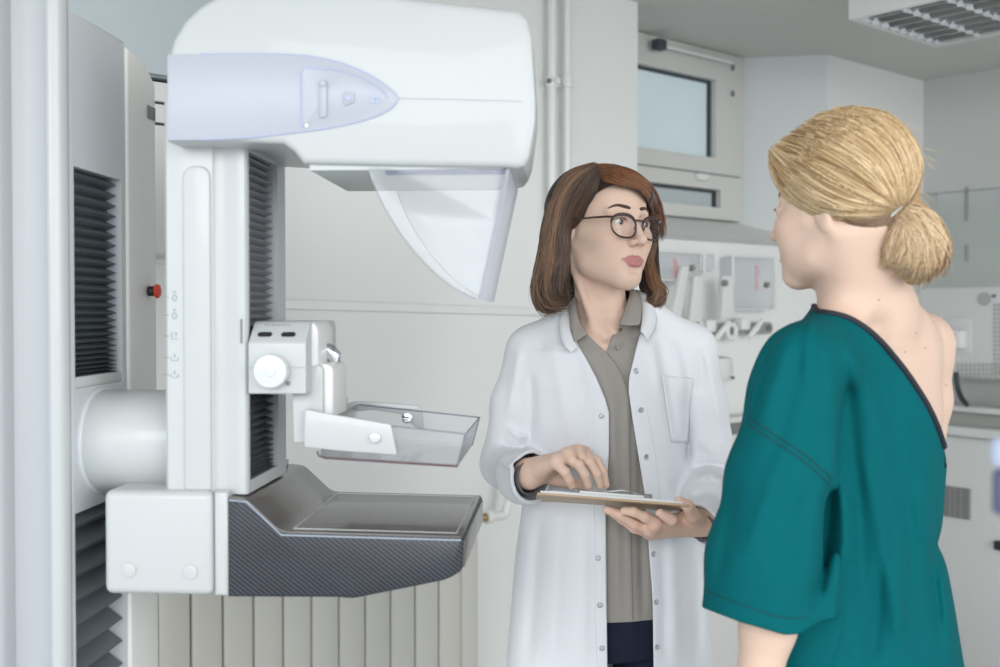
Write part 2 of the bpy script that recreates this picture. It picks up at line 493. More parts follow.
# upper opening:  right edge px 716, top y at right ~80, bottom y at right 158 ; lower opening: right 721, y 190..210
def opening(pxr, yt, yb):
    a = Rp(pxr, yt, v=VWIN - .045); b = Rp(pxr, yb, v=VWIN - .045)
    return a.x, a.z, b.z
ur_, zt, zb = opening(716, 80, 158)
ur2, zt2, zb2 = opening(721, 190, 208)
boolean(wo, box((uL - .2, VWIN - .1, zb), (ur_, VWIN + .01, zt)))
boolean(wo, box((uL - .2, VWIN - .1, zb2), (ur2, VWIN + .01, zt2)))
wo['kind'] = 'structure'
g = .011
def gasket(ur, zt, zb):
    b = box((uL - .19, VWIN - .020, zt - g), (ur, VWIN - .0, zt))
    box((ur - g, VWIN - .020, zb), (ur, VWIN - 0.0, zt), bm=b)
    return b
o = room('window_gasket', gasket(ur_, zt, zb), m_gasket, parent=wo)
o = room('window_gasket', gasket(ur2, zt2, zb2), m_gasket, parent=wo)
room('window_pane', box((uL - .19, VWIN - .005, zb), (ur_, VWIN + .005, zt)), m_pane, parent=wo)
room('window_pane', box((uL - .19, VWIN - .005, zb2), (ur2, VWIN + .005, zt2)), m_pane2, parent=wo)
# sash line between the two lights and stay fitting
a = Rp(640, 164, v=VWIN - .05); b = Rp(734, 177, v=VWIN - .05); zz = (a.z + b.z) / 2
room('window_sash_joint', box((uL - .2, VWIN - .047, zz - .003), (uw1 - .02, VWIN - .043, zz + .003)), m_greyd, parent=wo)
a = Rp(697, 173, v=VWIN - .06); b = Rp(708, 181, v=VWIN - .06)
room('window_catch', box((a.x, VWIN - .07, min(a.z, b.z)), (b.x, VWIN - .04, max(a.z, b.z)), .004), m_white, parent=wo)
# opener rod with a black bracket at the top of the frame
a = Rp(655, 44, v=VWIN - .08); b = Rp(732, 62, v=VWIN - .08)
rd = tube([(a.x, a.y, a.z), (b.x, b.y, a.z)], .006, 8)
room('opener_rod', rd, m_white, parent=wo)
a = Rp(660, 45, v=VWIN - .09)
ob = box((a.x - .03, a.y - .02, a.z - .02), (a.x + .02, a.y + .02, a.z + .02), .006)
room('opener_bracket', ob, m_gasket, parent=wo)
for yy in (68, 94):
    a = Rp(733, yy, v=VWIN - .05)
    room('window_hinge', cyl((a.x, a.y, a.z - .01), (a.x, a.y, a.z + .012), .007, 10), m_greyd, parent=wo)

# ----- ceiling lamp (louvre luminaire) -----
LZ = H - 0.13
def Zp(px, py, z):
    d = ray(px, py); t = (z - CAM.z) / d.z; p = CAM + d * t
    return Vector((p.dot(RU), p.dot(RV), z))
c0 = Zp(848, 20, LZ); c1 = Zp(939, 47, LZ)
# the housing runs along the room: near-left corner c0, far corner c1 (seen from below)
lw = c1.x - c0.x; 
lamp = thing('ceiling_lamp', 'white rectangular ceiling lamp with silver louvre grid, switched off', 'ceiling lamp', (0, 0, 0))
lamp.location = RU * c0.x + RV * c0.y + Vector((0, 0, LZ)); lamp.rotation_euler = (0, 0, RZ)
print('lamp', c0, c1)
LL = 1.2
lwid = c1.x - c0.x
hb = box((0, -LL, 0), (lwid, 0, H - LZ), .004)
lo_ = obj('lamp_housing', hb, m_white, lamp)
boolean(lo_, box((.018, -LL + .02, -.02), (lwid - .018, -.02, .07)))
m_louv = mat('louvre_metal', (0.62, 0.62, 0.62), 0.3, metal=0.85)
m_louvr = mat('louvre_reflector', (0.85, 0.87, 0.92), 0.12, metal=1)
for k in range(7):
    x = .018 + (lwid - .036) * (k + .5) / 7
    obj('louvre_blade', prism([(x - .004, -LL + .02, .004), (x + .004, -LL + .02, .004), (x + .012, -LL + .02, .05), (x + .006, -LL + .02, .052)], (0, LL - .04, 0)), m_louv, lamp)
for k in range(9):
    y = -.028 - (LL - .06) * k / 8
    b = box((.018, y - .005, .002), (lwid - .018, y + .005, .03), .002)
    for j in range(9):
        x = .022 + (lwid - .044) * j / 9; w_ = (lwid - .044) / 9
        b = prism([(x, y - .008, .001), (x + w_ * .5, y - .012, .020), (x + w_, y - .008, .001), (x + w_ * .5, y + .004, -.002)], (0, .004, .012), 0, bm=b)
    obj('louvre_rail', b, m_louvr, lamp)
for k in range(2):
    x = .018 + (lwid - .036) * (0.28 + .44 * k)
    obj('lamp_tube', cyl((x, -LL + .03, .062), (x, -.03, .062), .010, 16), m_white, lamp)

# ----- radiator -----
VR = VW - .13
ua = Rp(223.5, 640, v=VR).x; ub = Rp(462, 640, v=VR).x; pitch = (ub - ua) / 9
ztop = Rp(482, 536, v=VR).z
rad = thing('radiator', 'cream ribbed radiator on the wall behind the mammography machine', 'radiator')
rad.location = RU * ua + RV * VR; rad.rotation_euler = (0, 0, RZ)
for k in range(-5, 10):
    fin = box((k * pitch + .0022, 0, .12), ((k + 1) * pitch - .0022, .09, ztop), .006, 2)
    if k == 9: fin = box((k * pitch + .0022, 0.005, .12), (k * pitch + pitch * .82, .095, ztop), .01, 3)
    obj('radiator_rib', fin, m_rad, rad)
obj('radiator_core', box((-5 * pitch + .01, .03, .14), (9 * pitch + .03, .07, ztop - .02)), m_rad, rad)
for k in (-4.5, 8.5):
    obj('radiator_bracket', box((k * pitch - .02, .06, .0), (k * pitch + .02, .1, .2), .003), m_rad, rad)
# valve and pipe at its upper right end
vv = VR + .05
def rl(px, py, v=None): p = Rp(px, py, v=vv if v is None else v); return Vector((p.x - ua, p.y - VR, p.z))
q0 = rl(474, 519); q1 = rl(486, 517); q2 = rl(492, 516)
obj('valve_union', cyl(q0, q1, .013, 16), m_brass, rad)
obj('valve_body', cyl(q1, q2, .021, 20, .005), m_white, rad)
pp = [rl(490, 516), rl(497, 516), rl(504, 514), rl(507, 507), rl(509, 497), rl(510, 470), rl(510, 430)]
obj('valve_pipe', tube(smooth_outline(pp, False, 5), .0145, 14), m_white, rad)

# ----- vertical heating pipes -----
for i, (px, lab) in enumerate(((552, 'white vertical heating pipe with valve stub, left of the pair on the wall'), (567, 'white vertical heating pipe, right of the pair on the wall'))):
    a = Rp(px, 100, v=VW - .035)
    t = thing('heating_pipe', lab, 'pipe', RU * a.x + RV * a.y)
    t.rotation_euler = (0, 0, RZ)
    obj('pipe', cyl((0, 0, 0), (0, 0, H), .0135 if i == 0 else .0125, 16), m_white, t)
    zc = Rp(px, 82, v=VW - .035).z
    obj('pipe_clip', cyl((0, 0, zc - .018), (0, 0, zc + .018), .019, 16, .003), m_white, t)
    if i == 0:
        obj('pipe_tee', cyl((0, 0, zc), (.0, -.03, zc), .01, 12), m_white, t)
        obj('bleed_screw', cyl((-.012, -.005, zc), (-.024, -.008, zc), .008, 12), m_greyd, t)
    else:
        obj('wall_stay', cyl((-.02, .012, zc - .012), (-.03, .012, zc - .012), .006, 10), m_white, t)

# ----- pale cabinet behind the stand at the far left -----
a = Rp(60, 70, v=VW - .3); b = Rp(240, 70, v=VW - .3); zc = Rp(161, 76, v=VW - .3).z
cab = thing('wall_cupboard', 'grey blue wall cupboard high behind the left stand', 'cupboard')
cab.location = RU * a.x + RV * (VW - .3); cab.rotation_euler = (0, 0, RZ)
wc = b.x - a.x
obj('body', box((0, .02, zc), (wc, .298, H - .005), .003), m_wallblue, cab)
obj('door', box((.004, 0, zc + .003), (wc * .97, .018, H - .01), .003), m_wallblue, cab)
# white drawer stack below it, seen in the gap beside the machine arm
zl1 = Rp(161, 103, v=VW - .28).z; zl2 = Rp(161, 124, v=VW - .28).z; zl3 = Rp(161, 256, v=VW - .28).z
dr = thing('drawer_cabinet', 'white wall unit of flat drawers hung under the grey blue cupboard', 'cabinet')
dr.location = RU * a.x + RV * (VW - .28); dr.rotation_euler = (0, 0, RZ)
m_cabw = mat('cabinet_white', (0.70, 0.70, 0.68), 0.5)
wd = Rp(205, 100, v=VW - .28).x - a.x
obj('body', box((0, .02, zl3), (wd, .278, zc - .004), .003), m_greyd, dr)
for lo_z, hi_z in ((zl1, zc - .006), (zl2, zl1), (zl2 - .3, zl2), (zl3, zl2 - .3)):
    obj('drawer', box((0, 0, lo_z + .003), (wd, .02, hi_z - .003), .002), m_cabw, dr)

# ================= right side of the room =================
VS = VW - .07
# wall rack with compression paddles (on the back wall, below the window)
pa = Rp(700, 320, v=VS); pb = Rp(781, 328, v=VS)
rack = thing('wall_rail', 'grey metal wall rail with a row of clamps under the window', 'rail', RU * pa.x + RV * VW, RZ)
zr = pb.z
m_rack = mat('rack_grey', (0.42, 0.42, 0.41), 0.45, metal=.3)
obj('rail_bar', box((-.28, -.03, zr - .022), (pb.x - pa.x, -.002, zr + .022), .004), m_rack, rack)
rng = random.Random(3)
for k in range(9):
    x = -.2 + k * (pb.x - pa.x + .12) / 9
    c = Vector((x, -.05, zr + rng.uniform(-.01, .02)))
    kind = k % 3
    if kind == 0:
        obj('clamp_ring', tube([c + Vector((math.cos(t) * .026, 0, math.sin(t) * .026)) for t in np.linspace(0, 2 * PI, 17)], .009, 8), m_white, rack)
    elif kind == 1:
        obj('clamp_block', box(c - Vector((.025, .02, .02)), c + Vector((.025, .03, .025)), .007), m_white, rack)
    else:
        obj('clamp_lever', tube([c + Vector((-.03, 0, -.03)), c + Vector((0, -.01, .0)), c + Vector((.035, -.015, .035))], [.01, .012, .008], 10), m_white, rack)
obj('end_bolt', cyl((pb.x - pa.x - .03, -.045, zr), (pb.x - pa.x - .03, -.03, zr), .011, 14), m_greyd, rack)
m_tag = mat('red_print', (0.62, 0.38, 0.40), 0.6)
m_dot = mat('stud_grey', (0.22, 0.22, 0.2), 0.5)
def paddle(x0, y0, x1, y1, lab, deep=.05, v=VS, studs=(), red=None):
    a = Rp(x0, y0, v=v); b = Rp(x1, y1, v=v); zt = Rp((x0 + x1) / 2, y0, v=v).z; zb = Rp((x0 + x1) / 2, y1, v=v).z
    t = thing('compression_paddle', lab, 'medical paddle', RU * a.x + RV * v + Vector((0, 0, zb)), RZ, None)
    w = b.x - a.x; h = zt - zb
    pl = box((0, 0, 0), (w, deep, h), .012, 3)
    obj('plate', pl, m_padclear, t)
    obj('plate_rim', tube([(0, 0, h), (w, 0, h), (w, 0, 0), (0, 0, 0), (0, 0, h)], .0035, 6), m_white, t)
    for sx, sy in studs:
        p = Rp(sx, sy, v=v - .012)
        obj('stud', cyl((p.x - a.x, -.014, p.z - zb), (p.x - a.x, .002, p.z - zb), .011, 14), m_dot, t)
    if red:
        r0 = Rp(red[0], red[1], v=v); r1 = Rp(red[0], red[2], v=v); bb = None
        n = 5
        for i in range(n):
            z = r0.z - zb - (r0.z - r1.z) * (i + .5) / n
            bb = box((r0.x - a.x - .012, -.002, z - .009), (r0.x - a.x + .012, .0005, z + .004), bm=bb)
        obj('red_scale', bb, m_tag, t)
    return t, a, zb
m_padclear = clear('clear_paddle_plastic', haze=.38, rough=.3)
paddle(655, 252, 701, 280, 'wide flat clear paddle with red marks hanging beside the doctor', studs=((693, 268),), red=(675, 258, 276))
paddle(733, 257, 775, 309, 'clear box shaped paddle with red marks hanging above the wall rail end', .06, studs=((768, 285),), red=(757, 264, 290))
t, a, zb = paddle(704, 254, 715, 272, 'small rounded white plastic holder between the two hanging paddles', .05)
# upright white brackets the paddles hang on
def bracket(pts, lab, stud=None):
    P = [Rp(x, y, v=VS - .03) for x, y in pts]; zmin = min(p.z for p in P); xo = P[0].x
    t = thing('paddle_bracket', lab, 'bracket', RU * xo + RV * (VS - .03) + Vector((0, 0, zmin)), RZ)
    loc = [Vector((p.x - xo, 0, p.z - zmin)) for p in P]
    obj('bracket_plate', prism(round_poly(loc, .008), (0, .02, 0), .003), m_cabw, t)
    if stud:
        p = Rp(*stud, v=VS - .045)
        obj('stud', cyl((p.x - xo, -.012, p.z - zmin), (p.x - xo, .0, p.z - zmin), .012, 14), m_dot, t)
bracket([(690, 266), (683, 266), (671, 322), (681, 322)], 'slanting white bracket strip rising left of the clamps')
bracket([(695, 276), (704, 276), (702, 322), (690, 322)], 'upright white bracket strip behind the doctor shoulder')
bracket([(724, 276), (733, 276), (735, 318), (722, 318)], 'short white bracket strip with brass stud left of the box paddle', (727, 283))
# dispenser / fitting below
pc = Rp(722, 372, v=VS)
dsp = thing('wall_fitting', 'pale rounded pipe fitting on the wall between doctor and patient', 'fitting', RU * pc.x + RV * VS + Vector((0, 0, pc.z)), RZ)
obj('bowl', tube([(0, .03, -.035), (0, .03, -.03), (0, .03, 0), (0, .03, .05), (0, .03, .058)], [.025, .052, .065, .06, .02], 24), m_cabw, dsp)
obj('pipe', cyl((0, .035, -.22), (0, .035, -.03), .022, 16), m_cabw, dsp)
obj('screw', cyl((.02, -.03, -.02), (.02, -.037, -.02), .007, 12), m_greyd, dsp)
# low wall cabinet: top ends at y ~424 with dark gap then base
pa = Rp(695, 425, v=VW - .1); pz = pa.z
g1 = Rp(725, 424, v=VW - .1).z; g2 = Rp(725, 436, v=VW - .1).z
wk = thing('base_cabinet', 'pale low wall cabinet with a dark grey recess line behind the doctor elbow', 'cabinet', RU * (pa.x - .1) + RV * (VW - .1), RZ)
obj('body', box((0, 0, 0), (1.0, .098, g2), .004), m_cabw, wk)
obj('recess', box((0, .02, g2), (1.0, .098, g1)), m_greyd, wk)
obj('worktop', box((0, 0, g1), (1.0, .098, g1 + .02), .003), m_cabw, wk)

# glass protective screen along the right wall
UG = 4.47
pc = W(1000, 441, 4.1); ZCT = pc.z + .04
s1 = Rp(880, 195, u=UG); s2 = Rp(1040, 184, u=UG); zt = s2.z; zb = Rp(960, 292, u=UG).z
gs = thing('glass_screen', 'clear radiation screen panel standing above the console on the right', 'screen', RU * UG + RV * s2.y, RZ)
m_scr = clear('screen_glass', (0.94, 0.96, 0.95), .10, .05, .6)
Ls = s1.y - s2.y
obj('pane', box((0, 0, zb), (.008, Ls, zt - .004)), m_scr, gs)
obj('top_edge', box((-.003, 0, zt - .004), (.011, Ls, zt + .001)), mat('glass_edge', (.35, .38, .37), .3), gs)
for px, y0, y1 in ((975, 188, 222), (975, 245, 262), (944, 195, 225)):
    q0 = Rp(px, y0, u=UG + .1); q1 = Rp(px, y1, u=UG + .1)
    obj('screen_clip', box((.02, q0.y - s2.y - .008, q1.z), (.03, q0.y - s2.y + .008, q0.z), .002), m_rack if px == 975 else m_cabw, gs)
obj('lower_frame', box((-.01, 0, zb - .012), (.02, Ls, zb)), m_cabw, gs)
obj('support_foot', box((-.02, .05, ZCT), (.03, .11, zb - .012)), m_cabw, gs)
obj('support_foot', box((-.02, Ls - .11, ZCT), (.03, Ls - .05, zb - .012)), m_cabw, gs)
# console (grey equipment back with perforations)
UC = 4.2
m_cons = mat('console_grey', (0.60, 0.61, 0.60), 0.5)
c1 = Rp(918, 290, u=UC); c2 = Rp(1045, 285, u=UC); zt = c2.z; zb = Rp(1000, 380, u=UC).z
zd = ZCT
con = thing('equipment_console', 'pale grey console back with perforated vents and a round hole', 'console', RU * UC + RV * c2.y + Vector((0, 0, zd)), RZ)
co = obj('housing', box((0, 0, zb - zd), (.2, c1.y - c2.y, zt - zd), .012, 3), m_cons, con)
def cl(px, py, u=UC - .001): p = Rp(px, py, u=u); return Vector((p.x - UC, p.y - c2.y, p.z - zd))
q = cl(984, 299); obj('round_port', cyl(q + Vector((-.002, 0, 0)), q + Vector((.004, 0, 0)), .026, 28), m_rack, con)
for px, py in ((994, 296), (966, 323), (969, 349)):
    q = cl(px, py); obj('screw', cyl(q + Vector((-.004, 0, 0)), q + Vector((.004, 0, 0)), .008, 12), m_greyd, con)
bb = None
for i in range(8):
    for j in range(16):
        q = cl(995 + i * 4.2, 305 + j * 4.5)
        bb = box(q + Vector((-.002, -.005, -.005)), q + Vector((.002, .005, .005)), bm=bb)
obj('vent_holes', bb, m_rack, con)
bb = None
for i in range(20):
    for j in range(4):
        q = cl(958 + i * 4.2, 365 + j * 4.6)
        bb = box(q + Vector((-.002, -.004, -.007)), q + Vector((.002, .004, .007)), bm=bb)
obj('vent_slots', bb, m_rack, con)
qa, qb = cl(967, 330), cl(951, 348)
obj('socket_box', box((-.05, qa.y, qb.z), (0, qb.y, qa.z), .006), m_cabw, con)
for py in (335, 344):
    q = cl(954, py, UC - .05); obj('socket_hole', cyl(q + Vector((-.004, 0, 0)), q + Vector((.002, 0, 0)), .004, 8), m_greyd, con)
qa, qb = cl(972, 318), cl(945, 353)
obj('mounting_plate', box((-.006, qa.y, qb.z), (.002, qb.y, qa.z), .002), m_cons, con)
obj('console_foot', box((.04, .05, 0), (.16, c1.y - c2.y - .05, zb - zd + .01)), m_rack, con)
cbl = [Rp(956, 372, u=UC - .06), Rp(957, 385, u=UC - .06), Rp(961, 397, u=UC - .07), Rp(967, 405, u=UC - .09)]
cz = cbl[-1]
cab_ = obj('power_cable', tube(smooth_outline(cbl, False, 6), .010, 10), mat('black_cable', (.03, .035, .04), .5), None)
cab_.rotation_euler = (0, 0, RZ); tag(cab_, 'thick black cable dropping from the grey console to the worktop', 'cable')
# worktop unit and white cabinet below it, turned slightly from the wall
zc1 = Rp(980, 407, u=3.9).z
TC = math.radians(52)
CU = Vector((math.sin(TC), math.cos(TC), 0)); CV = Vector((-math.cos(TC), math.sin(TC), 0))
pc = W(1000, 441, 4.1)
ct = thing('counter_cabinet', 'white counter cabinet with a slotted vent grille on the right', 'cabinet', (pc.x, pc.y, 0), math.pi / 2 - TC)
zt = pc.z
m_ctr = mat('counter_white', (0.64, 0.65, 0.64), 0.45)
cb_ = obj('cabinet_body', box((0.01, -.7, 0), (.6, .5, zt), .004), m_ctr, ct)
pts = [(0, -.7), (0, .1), (.03, .35), (.04, .5), (.61, .5), (.61, -.7)]
obj('worktop', prism([(x - .02, y, zt + .004) for x, y in pts], (0, 0, .035), .006), m_ctr, ct)
lip = smooth_outline([(x, y, zt + .095) for x, y in ((.02, -.6), (.0, -.1), (.03, .2), (.06, .42), (.10, .44), (.10, .2), (.07, -.1), (.09, -.6))], True, 4)
obj('counter_lip', prism(lip, (0, 0, .022), .006), m_ctr, ct)
obj('counter_upstand', prism([(.05, -.6, zt + .04), (.04, -.1, zt + .04), (.06, .2, zt + .04), (.08, .42, zt + .04), (.095, .42, zt + .04), (.075, .2, zt + .04), (.055, -.1, zt + .04), (.065, -.6, zt + .04)], (0, 0, .056), 0), mat('upstand_grey', (.36, .36, .34), .5), ct)
def crayon(px, py, x=0.009):
    d = ray(px, py); o_ = Vector((pc.x, pc.y, 0)) + CU * x
    t = (o_ - CAM).dot(CU) / d.dot(CU); p = CAM + d * t - Vector((pc.x, pc.y, 0)); return Vector((p.dot(CU), p.dot(CV), p.z))
qa, qb = crayon(943, 485), crayon(971, 520)
gl_ = box((.004, qb.y, qb.z), (.012, qa.y, qa.z))
obj('vent_grille', gl_, mat('grille_grey', (.38, .37, .36), .5), ct)
bb = None
n = 14
for i in range(n):
    z = qb.z + (qa.z - qb.z) * (i + .5) / n
    for (f0, f1) in ((.04, .3), (.36, .5), (.56, .68), (.74, .97)):
        bb = box((.0, qb.y + (qa.y - qb.y) * f0, z - .0028), (.006, qb.y + (qa.y - qb.y) * f1, z + .0028), bm=bb)
obj('grille_slats', bb, m_greyd, ct)
qa = crayon(996, 540); qb = crayon(1008, 551)
obj('black_latch', box((-.01, qb.y, qb.z), (.012, qa.y, qa.z), .003), mat('latch_black', (.02, .02, .02), .5), ct)
# ================= mammography machine =================
m_plast = mat('machine_white', (0.475, 0.495, 0.495), 0.38, coat=.15, noise=.008, nscale=5)
m_plast2 = mat('machine_panel_grey_white', (0.60, 0.63, 0.65), 0.4)
m_warm = mat('machine_warm_white', (0.72, 0.715, 0.70), 0.38)
m_lilac = mat('lilac_panel', (0.41, 0.43, 0.487), 0.35)
m_lilacd = mat('lilac_line', (0.42, 0.47, 0.66), 0.4)
m_seam = mat('panel_seam', (0.42, 0.45, 0.47), 0.6)
m_icon = mat('grey_print', (0.28, 0.32, 0.36), 0.6)
m_bel = mat('bellows_grey', (0.13, 0.15, 0.165), 0.5)
m_bel2 = mat('arm_bellows_lit', (0.30, 0.31, 0.33), 0.45)  # lighter copy of the bellows grey: light on the upper arm bellows painted in
m_bele = mat('bellows_edge', (0.35, 0.40, 0.47), 0.5)
m_blackp = mat('black_plastic', (0.02, 0.02, 0.022), 0.4)
m_red = mat('red_plastic', (0.72, 0.06, 0.03), 0.35)
m_under = mat('under_grey', (0.56, 0.59, 0.58), 0.5)
m_taupe = mat('dark_gloss_top', (0.105, 0.095, 0.09), 0.25, coat=.3, spec=.4)
m_navy = mat('navy_rail', (0.03, 0.05, 0.14), 0.35)
m_clear = clear('clear_shield', (0.975, 0.985, 0.995), .22, .08, 1.0)
m_clearb = clear('clear_tray', (0.98, 0.985, 0.99), .05, .08, .8)
def carbon():
    m = mat('carbon_fibre', (0.05, 0.055, 0.065), 0.42, coat=.08, spec=.35)
    nt = m.node_tree; b = nt.nodes['Principled BSDF']; tc = nt.nodes.new('ShaderNodeTexCoord')
    mp = nt.nodes.new('ShaderNodeMapping'); mp.inputs['Rotation'].default_value = (0, math.radians(-38), 0)
    w = nt.nodes.new('ShaderNodeTexWave'); w.wave_type = 'BANDS'; w.bands_direction = 'Z'; w.inputs['Scale'].default_value = 60; w.inputs['Distortion'].default_value = .35; w.inputs['Detail Scale'].default_value = 3
    n = nt.nodes.new('ShaderNodeTexNoise'); n.inputs['Scale'].default_value = 14
    nt.links.new(tc.outputs['Object'], mp.inputs['Vector']); nt.links.new(mp.outputs[0], w.inputs['Vector']); nt.links.new(tc.outputs['Object'], n.inputs['Vector'])
    r = nt.nodes.new('ShaderNodeValToRGB'); r.color_ramp.elements[0].color = (0.010, .011, .015, 1); r.color_ramp.elements[1].color = (0.065, .072, .088, 1)
    r.color_ramp.elements[0].position = .1; r.color_ramp.elements[1].position = .85
    mx = nt.nodes.new('ShaderNodeMix'); mx.data_type = 'RGBA'; mx.blend_type = 'MULTIPLY'; mx.inputs[0].default_value = .45
    nt.links.new(w.outputs['Fac'], r.inputs[0]); nt.links.new(r.outputs[0], mx.inputs[6]); nt.links.new(n.outputs['Fac'], mx.inputs[7]); nt.links.new(mx.outputs[2], b.inputs['Base Color'])
    return m
m_carbon = carbon()

A0 = -.698; B0 = 1.50
MO = Vector((A0 - .2, B0 + .16, 0))
mach = thing('mammography_machine', 'large white mammography machine with lilac panel, clear shield and carbon fibre table', 'medical machine', MA * MO.x + MB_ * MO.y, -TM)
def mo(name, bm_, m, parent=mach, auto=35):
    """mesh given in machine coordinates"""
    shift(bm_, -MO)
    return obj(name, bm_, m, parent, auto=auto)
def q(px, py, b=None, a=None): return Mp(px, py, b, a)

# ---- stand ----
ztop = q(66, 3, b=B0).z
aL = q(-60, 0, b=B0).x - .25
# front housing, plan outline extruded to full height
pl = [(A0 - .02, B0 - .012), (A0 - .008, B0 - .008), (A0 - .0, B0 + .002), (A0, B0 + .008), (A0, B0 + .013), (aL, B0 + .013), (aL, B0 - .05)]
st1 = q(4, 0, b=B0 - .03).x
pl += [(st1 - .03, B0 - .05), (st1 - .008, B0 - .046), (st1, B0 - .038), (st1 + .003, B0 - .018), (st1 + .010, B0 - .012), (st1 + .022, B0 - .007), (A0 - .028, B0 - .008)]
mo('front_housing', prism([(x, y, 0.02) for x, y in pl], (0, 0, ztop - .012)), mat('front_housing_shaded', (.40, .42, .44), .4), auto=40)  # darker grey puts the shading of the turned-away front into the colour
mo('corner_trim', prism([(A0 - .017, B0 - .0125, .02), (A0 - .008, B0 - .010, .02), (A0 - .001, B0 - .003, .02), (A0 + .0012, B0 + .006, .02), (A0 - .012, B0 + .004, .02)], (0, 0, ztop - .010)), m_plast, auto=60)
# side panel with bellows openings (plane a = A0)
b127 = q(127, 300, a=A0).y; b157 = q(157, 300, a=A0 + .004).y + .006
sp = prism([(A0, B0 + .0135, .02), (A0, b127, .02), (A0, b127, ztop), (A0, B0 + .0135, ztop)], (-.30, 0, 0), .008, 4)
side = mo('side_panel', sp, m_plast2)
def sh(bm_): return shift(bm_, -MO)
y1 = q(73.5, 166, a=A0); y2 = q(122.5, 380, a=A0); zt1 = q(73.5, 166, a=A0).z; zb1 = q(73.5, 389, a=A0).z
z3 = q(75, 514, a=A0).z; b3 = q(126, 600, a=A0).y; by = q(75, 514, a=A0).y
boolean(side, sh(box((A0 - .06, y1.y, zb1), (A0 + .05, y2.y, zt1))))
boolean(side, sh(box((A0 - .06, by, .05), (A0 + .05, b127 - .004, z3))))
side.data.set_sharp_from_angle(angle=math.radians(50))
def bellows(name, bA, bB, z0, z1, a, n, amp=.022, comp=None, parent=mach, m=None):
    m = m or m_bel
    """pleated curtain between b=bA..bB, from z0 up to z1, facing +a; comp(t) remaps pleat spacing"""
    prof = []
    for i in range(2 * n + 1):
        t = i / (2 * n); t = comp(t) if comp else t
        prof.append((a + (0 if i % 2 else -amp), z0 + (z1 - z0) * t))
    eb = .010
    R = [[(x, bA, z) for x, z in prof], [(x, bB - eb, z) for x, z in prof]]
    mo(name, loft(R, closed=False, cap=False), m, parent, auto=20)
    R = [[(x, bB - eb, z) for x, z in prof], [(x - .8 * amp, bB - eb * .4, z) for x, z in prof], [(x - amp * .2, bB, z) for x, z in prof]]
    mo(name + '_edge', loft(R, closed=False, cap=False), m_bele, parent, auto=20)
    bk = box((a - amp - .03, bA, z0), (a - amp - .006, bB, z1))
    mo(name + '_backing', bk, m_bel, parent)
bellows('upper_bellows', y1.y, y2.y, zb1 + .012, zt1, A0 - .004, 27, .018, lambda t: t ** 1.55 * .92 + .08 * t)
mo('bellows_end_bar', box((A0 - .03, y1.y, zb1), (A0 - .001, y2.y, zb1 + .016), .002), m_under)
bellows('lower_bellows', by, b127 - .005, .05, z3, A0 - .004, 30, .024)
# rear cover, lighter, a little lower
zr = q(127, 47, a=A0 + .004).z - .0
rc = prism([(A0 + .004, b127, .02), (A0 + .004, b157 - .006, .02), (A0 + .004, b157 - .006, zr - .035), (A0 + .004, b127 + .07, zr - .005), (A0 + .004, b127, zr)], (-.32, 0, 0), .006, 3)
mo('rear_cover', rc, mat('rear_cover_white', (.84, .83, .80), .4))
a1 = q(148.3, 105, a=A0 + .006); a2 = q(155.5, 121, a=A0 + .006)
mo('rating_plate', box((A0 + .004, a1.y, a2.z), (A0 + .006, a2.y, a1.z)), m_greyd)
# emergency stop button on the rear edge
e = q(150, 291, a=A0 + .01)
eo = mo('emergency_stop_button', cyl(Vector((A0 + .003, e.y + .01, e.z)), Vector((A0 + .014, e.y + .01, e.z)), .0085, 18, .002), m_blackp)
mo('red_cap', tube([(A0 + .014, e.y + .01, e.z), (A0 + .0155, e.y + .01, e.z), (A0 + .018, e.y + .01, e.z), (A0 + .022, e.y + .01, e.z), (A0 + .024, e.y + .01, e.z)], [.007, .0105, .0125, .0105, .004], 24), m_red, eo)
bpl = box((aL, B0 - .05, 0.0), (A0 + .0, b157, .03), .006)
mo('floor_plate', bpl, m_plast2)
# ---- rotation joint ----
BC = 1.61
cz = (q(114, 392, b=1.56).z + q(114, 496, b=1.56).z) / 2; cr = (q(114, 392, b=1.555).z - q(114, 496, b=1.555).z) / 2
mo('rotation_joint', cyl((A0 - .01, BC, cz), (q(200, 400, b=1.6).x, BC, cz), cr, 64, .006), m_plast)
mo('joint_collar', cyl((A0 - .002, BC, cz), (A0 + .006, BC, cz), cr + .004, 64, .002), m_plast2)
# ---- arm column ----
CB = 1.505; CE = q(286, 300, a=q(247, 300, b=CB).x).y
aR = q(246.5, 300, b=CB).x; aLc = q(164.5, 300, b=CB).x
zc0 = q(200, 494, b=CB).z; zc1 = q(200, 100, b=CB).z
a185 = q(184, 300, b=CB).x; a212 = q(212, 300, b=CB).x; a238 = q(239, 300, b=CB).x
# plan outline of the column: left strip, raised middle strip, hollow, then the rim on the right
P = [(aLc, CB + .004), (aLc + .004, CB), (a185, CB), (a185 + .004, CB - .0), (a212 - .004, CB), (a212 + .001, CB + .001), (a212 + .004, CB + .005), (a212 + .009, CB + .0075), (a212 + .015, CB + .008), (a212 + .022, CB + .006), (a238 - .004, CB + .002), (a238, CB + .001), (aR - .003, CB + .002), (aR, CB + .006),
     (aR, CE), (aLc, CE)]
col = mo('arm_column', prism([(x, y, zc0) for x, y in P], (0, 0, zc1 - zc0), 0), m_plast, auto=30)
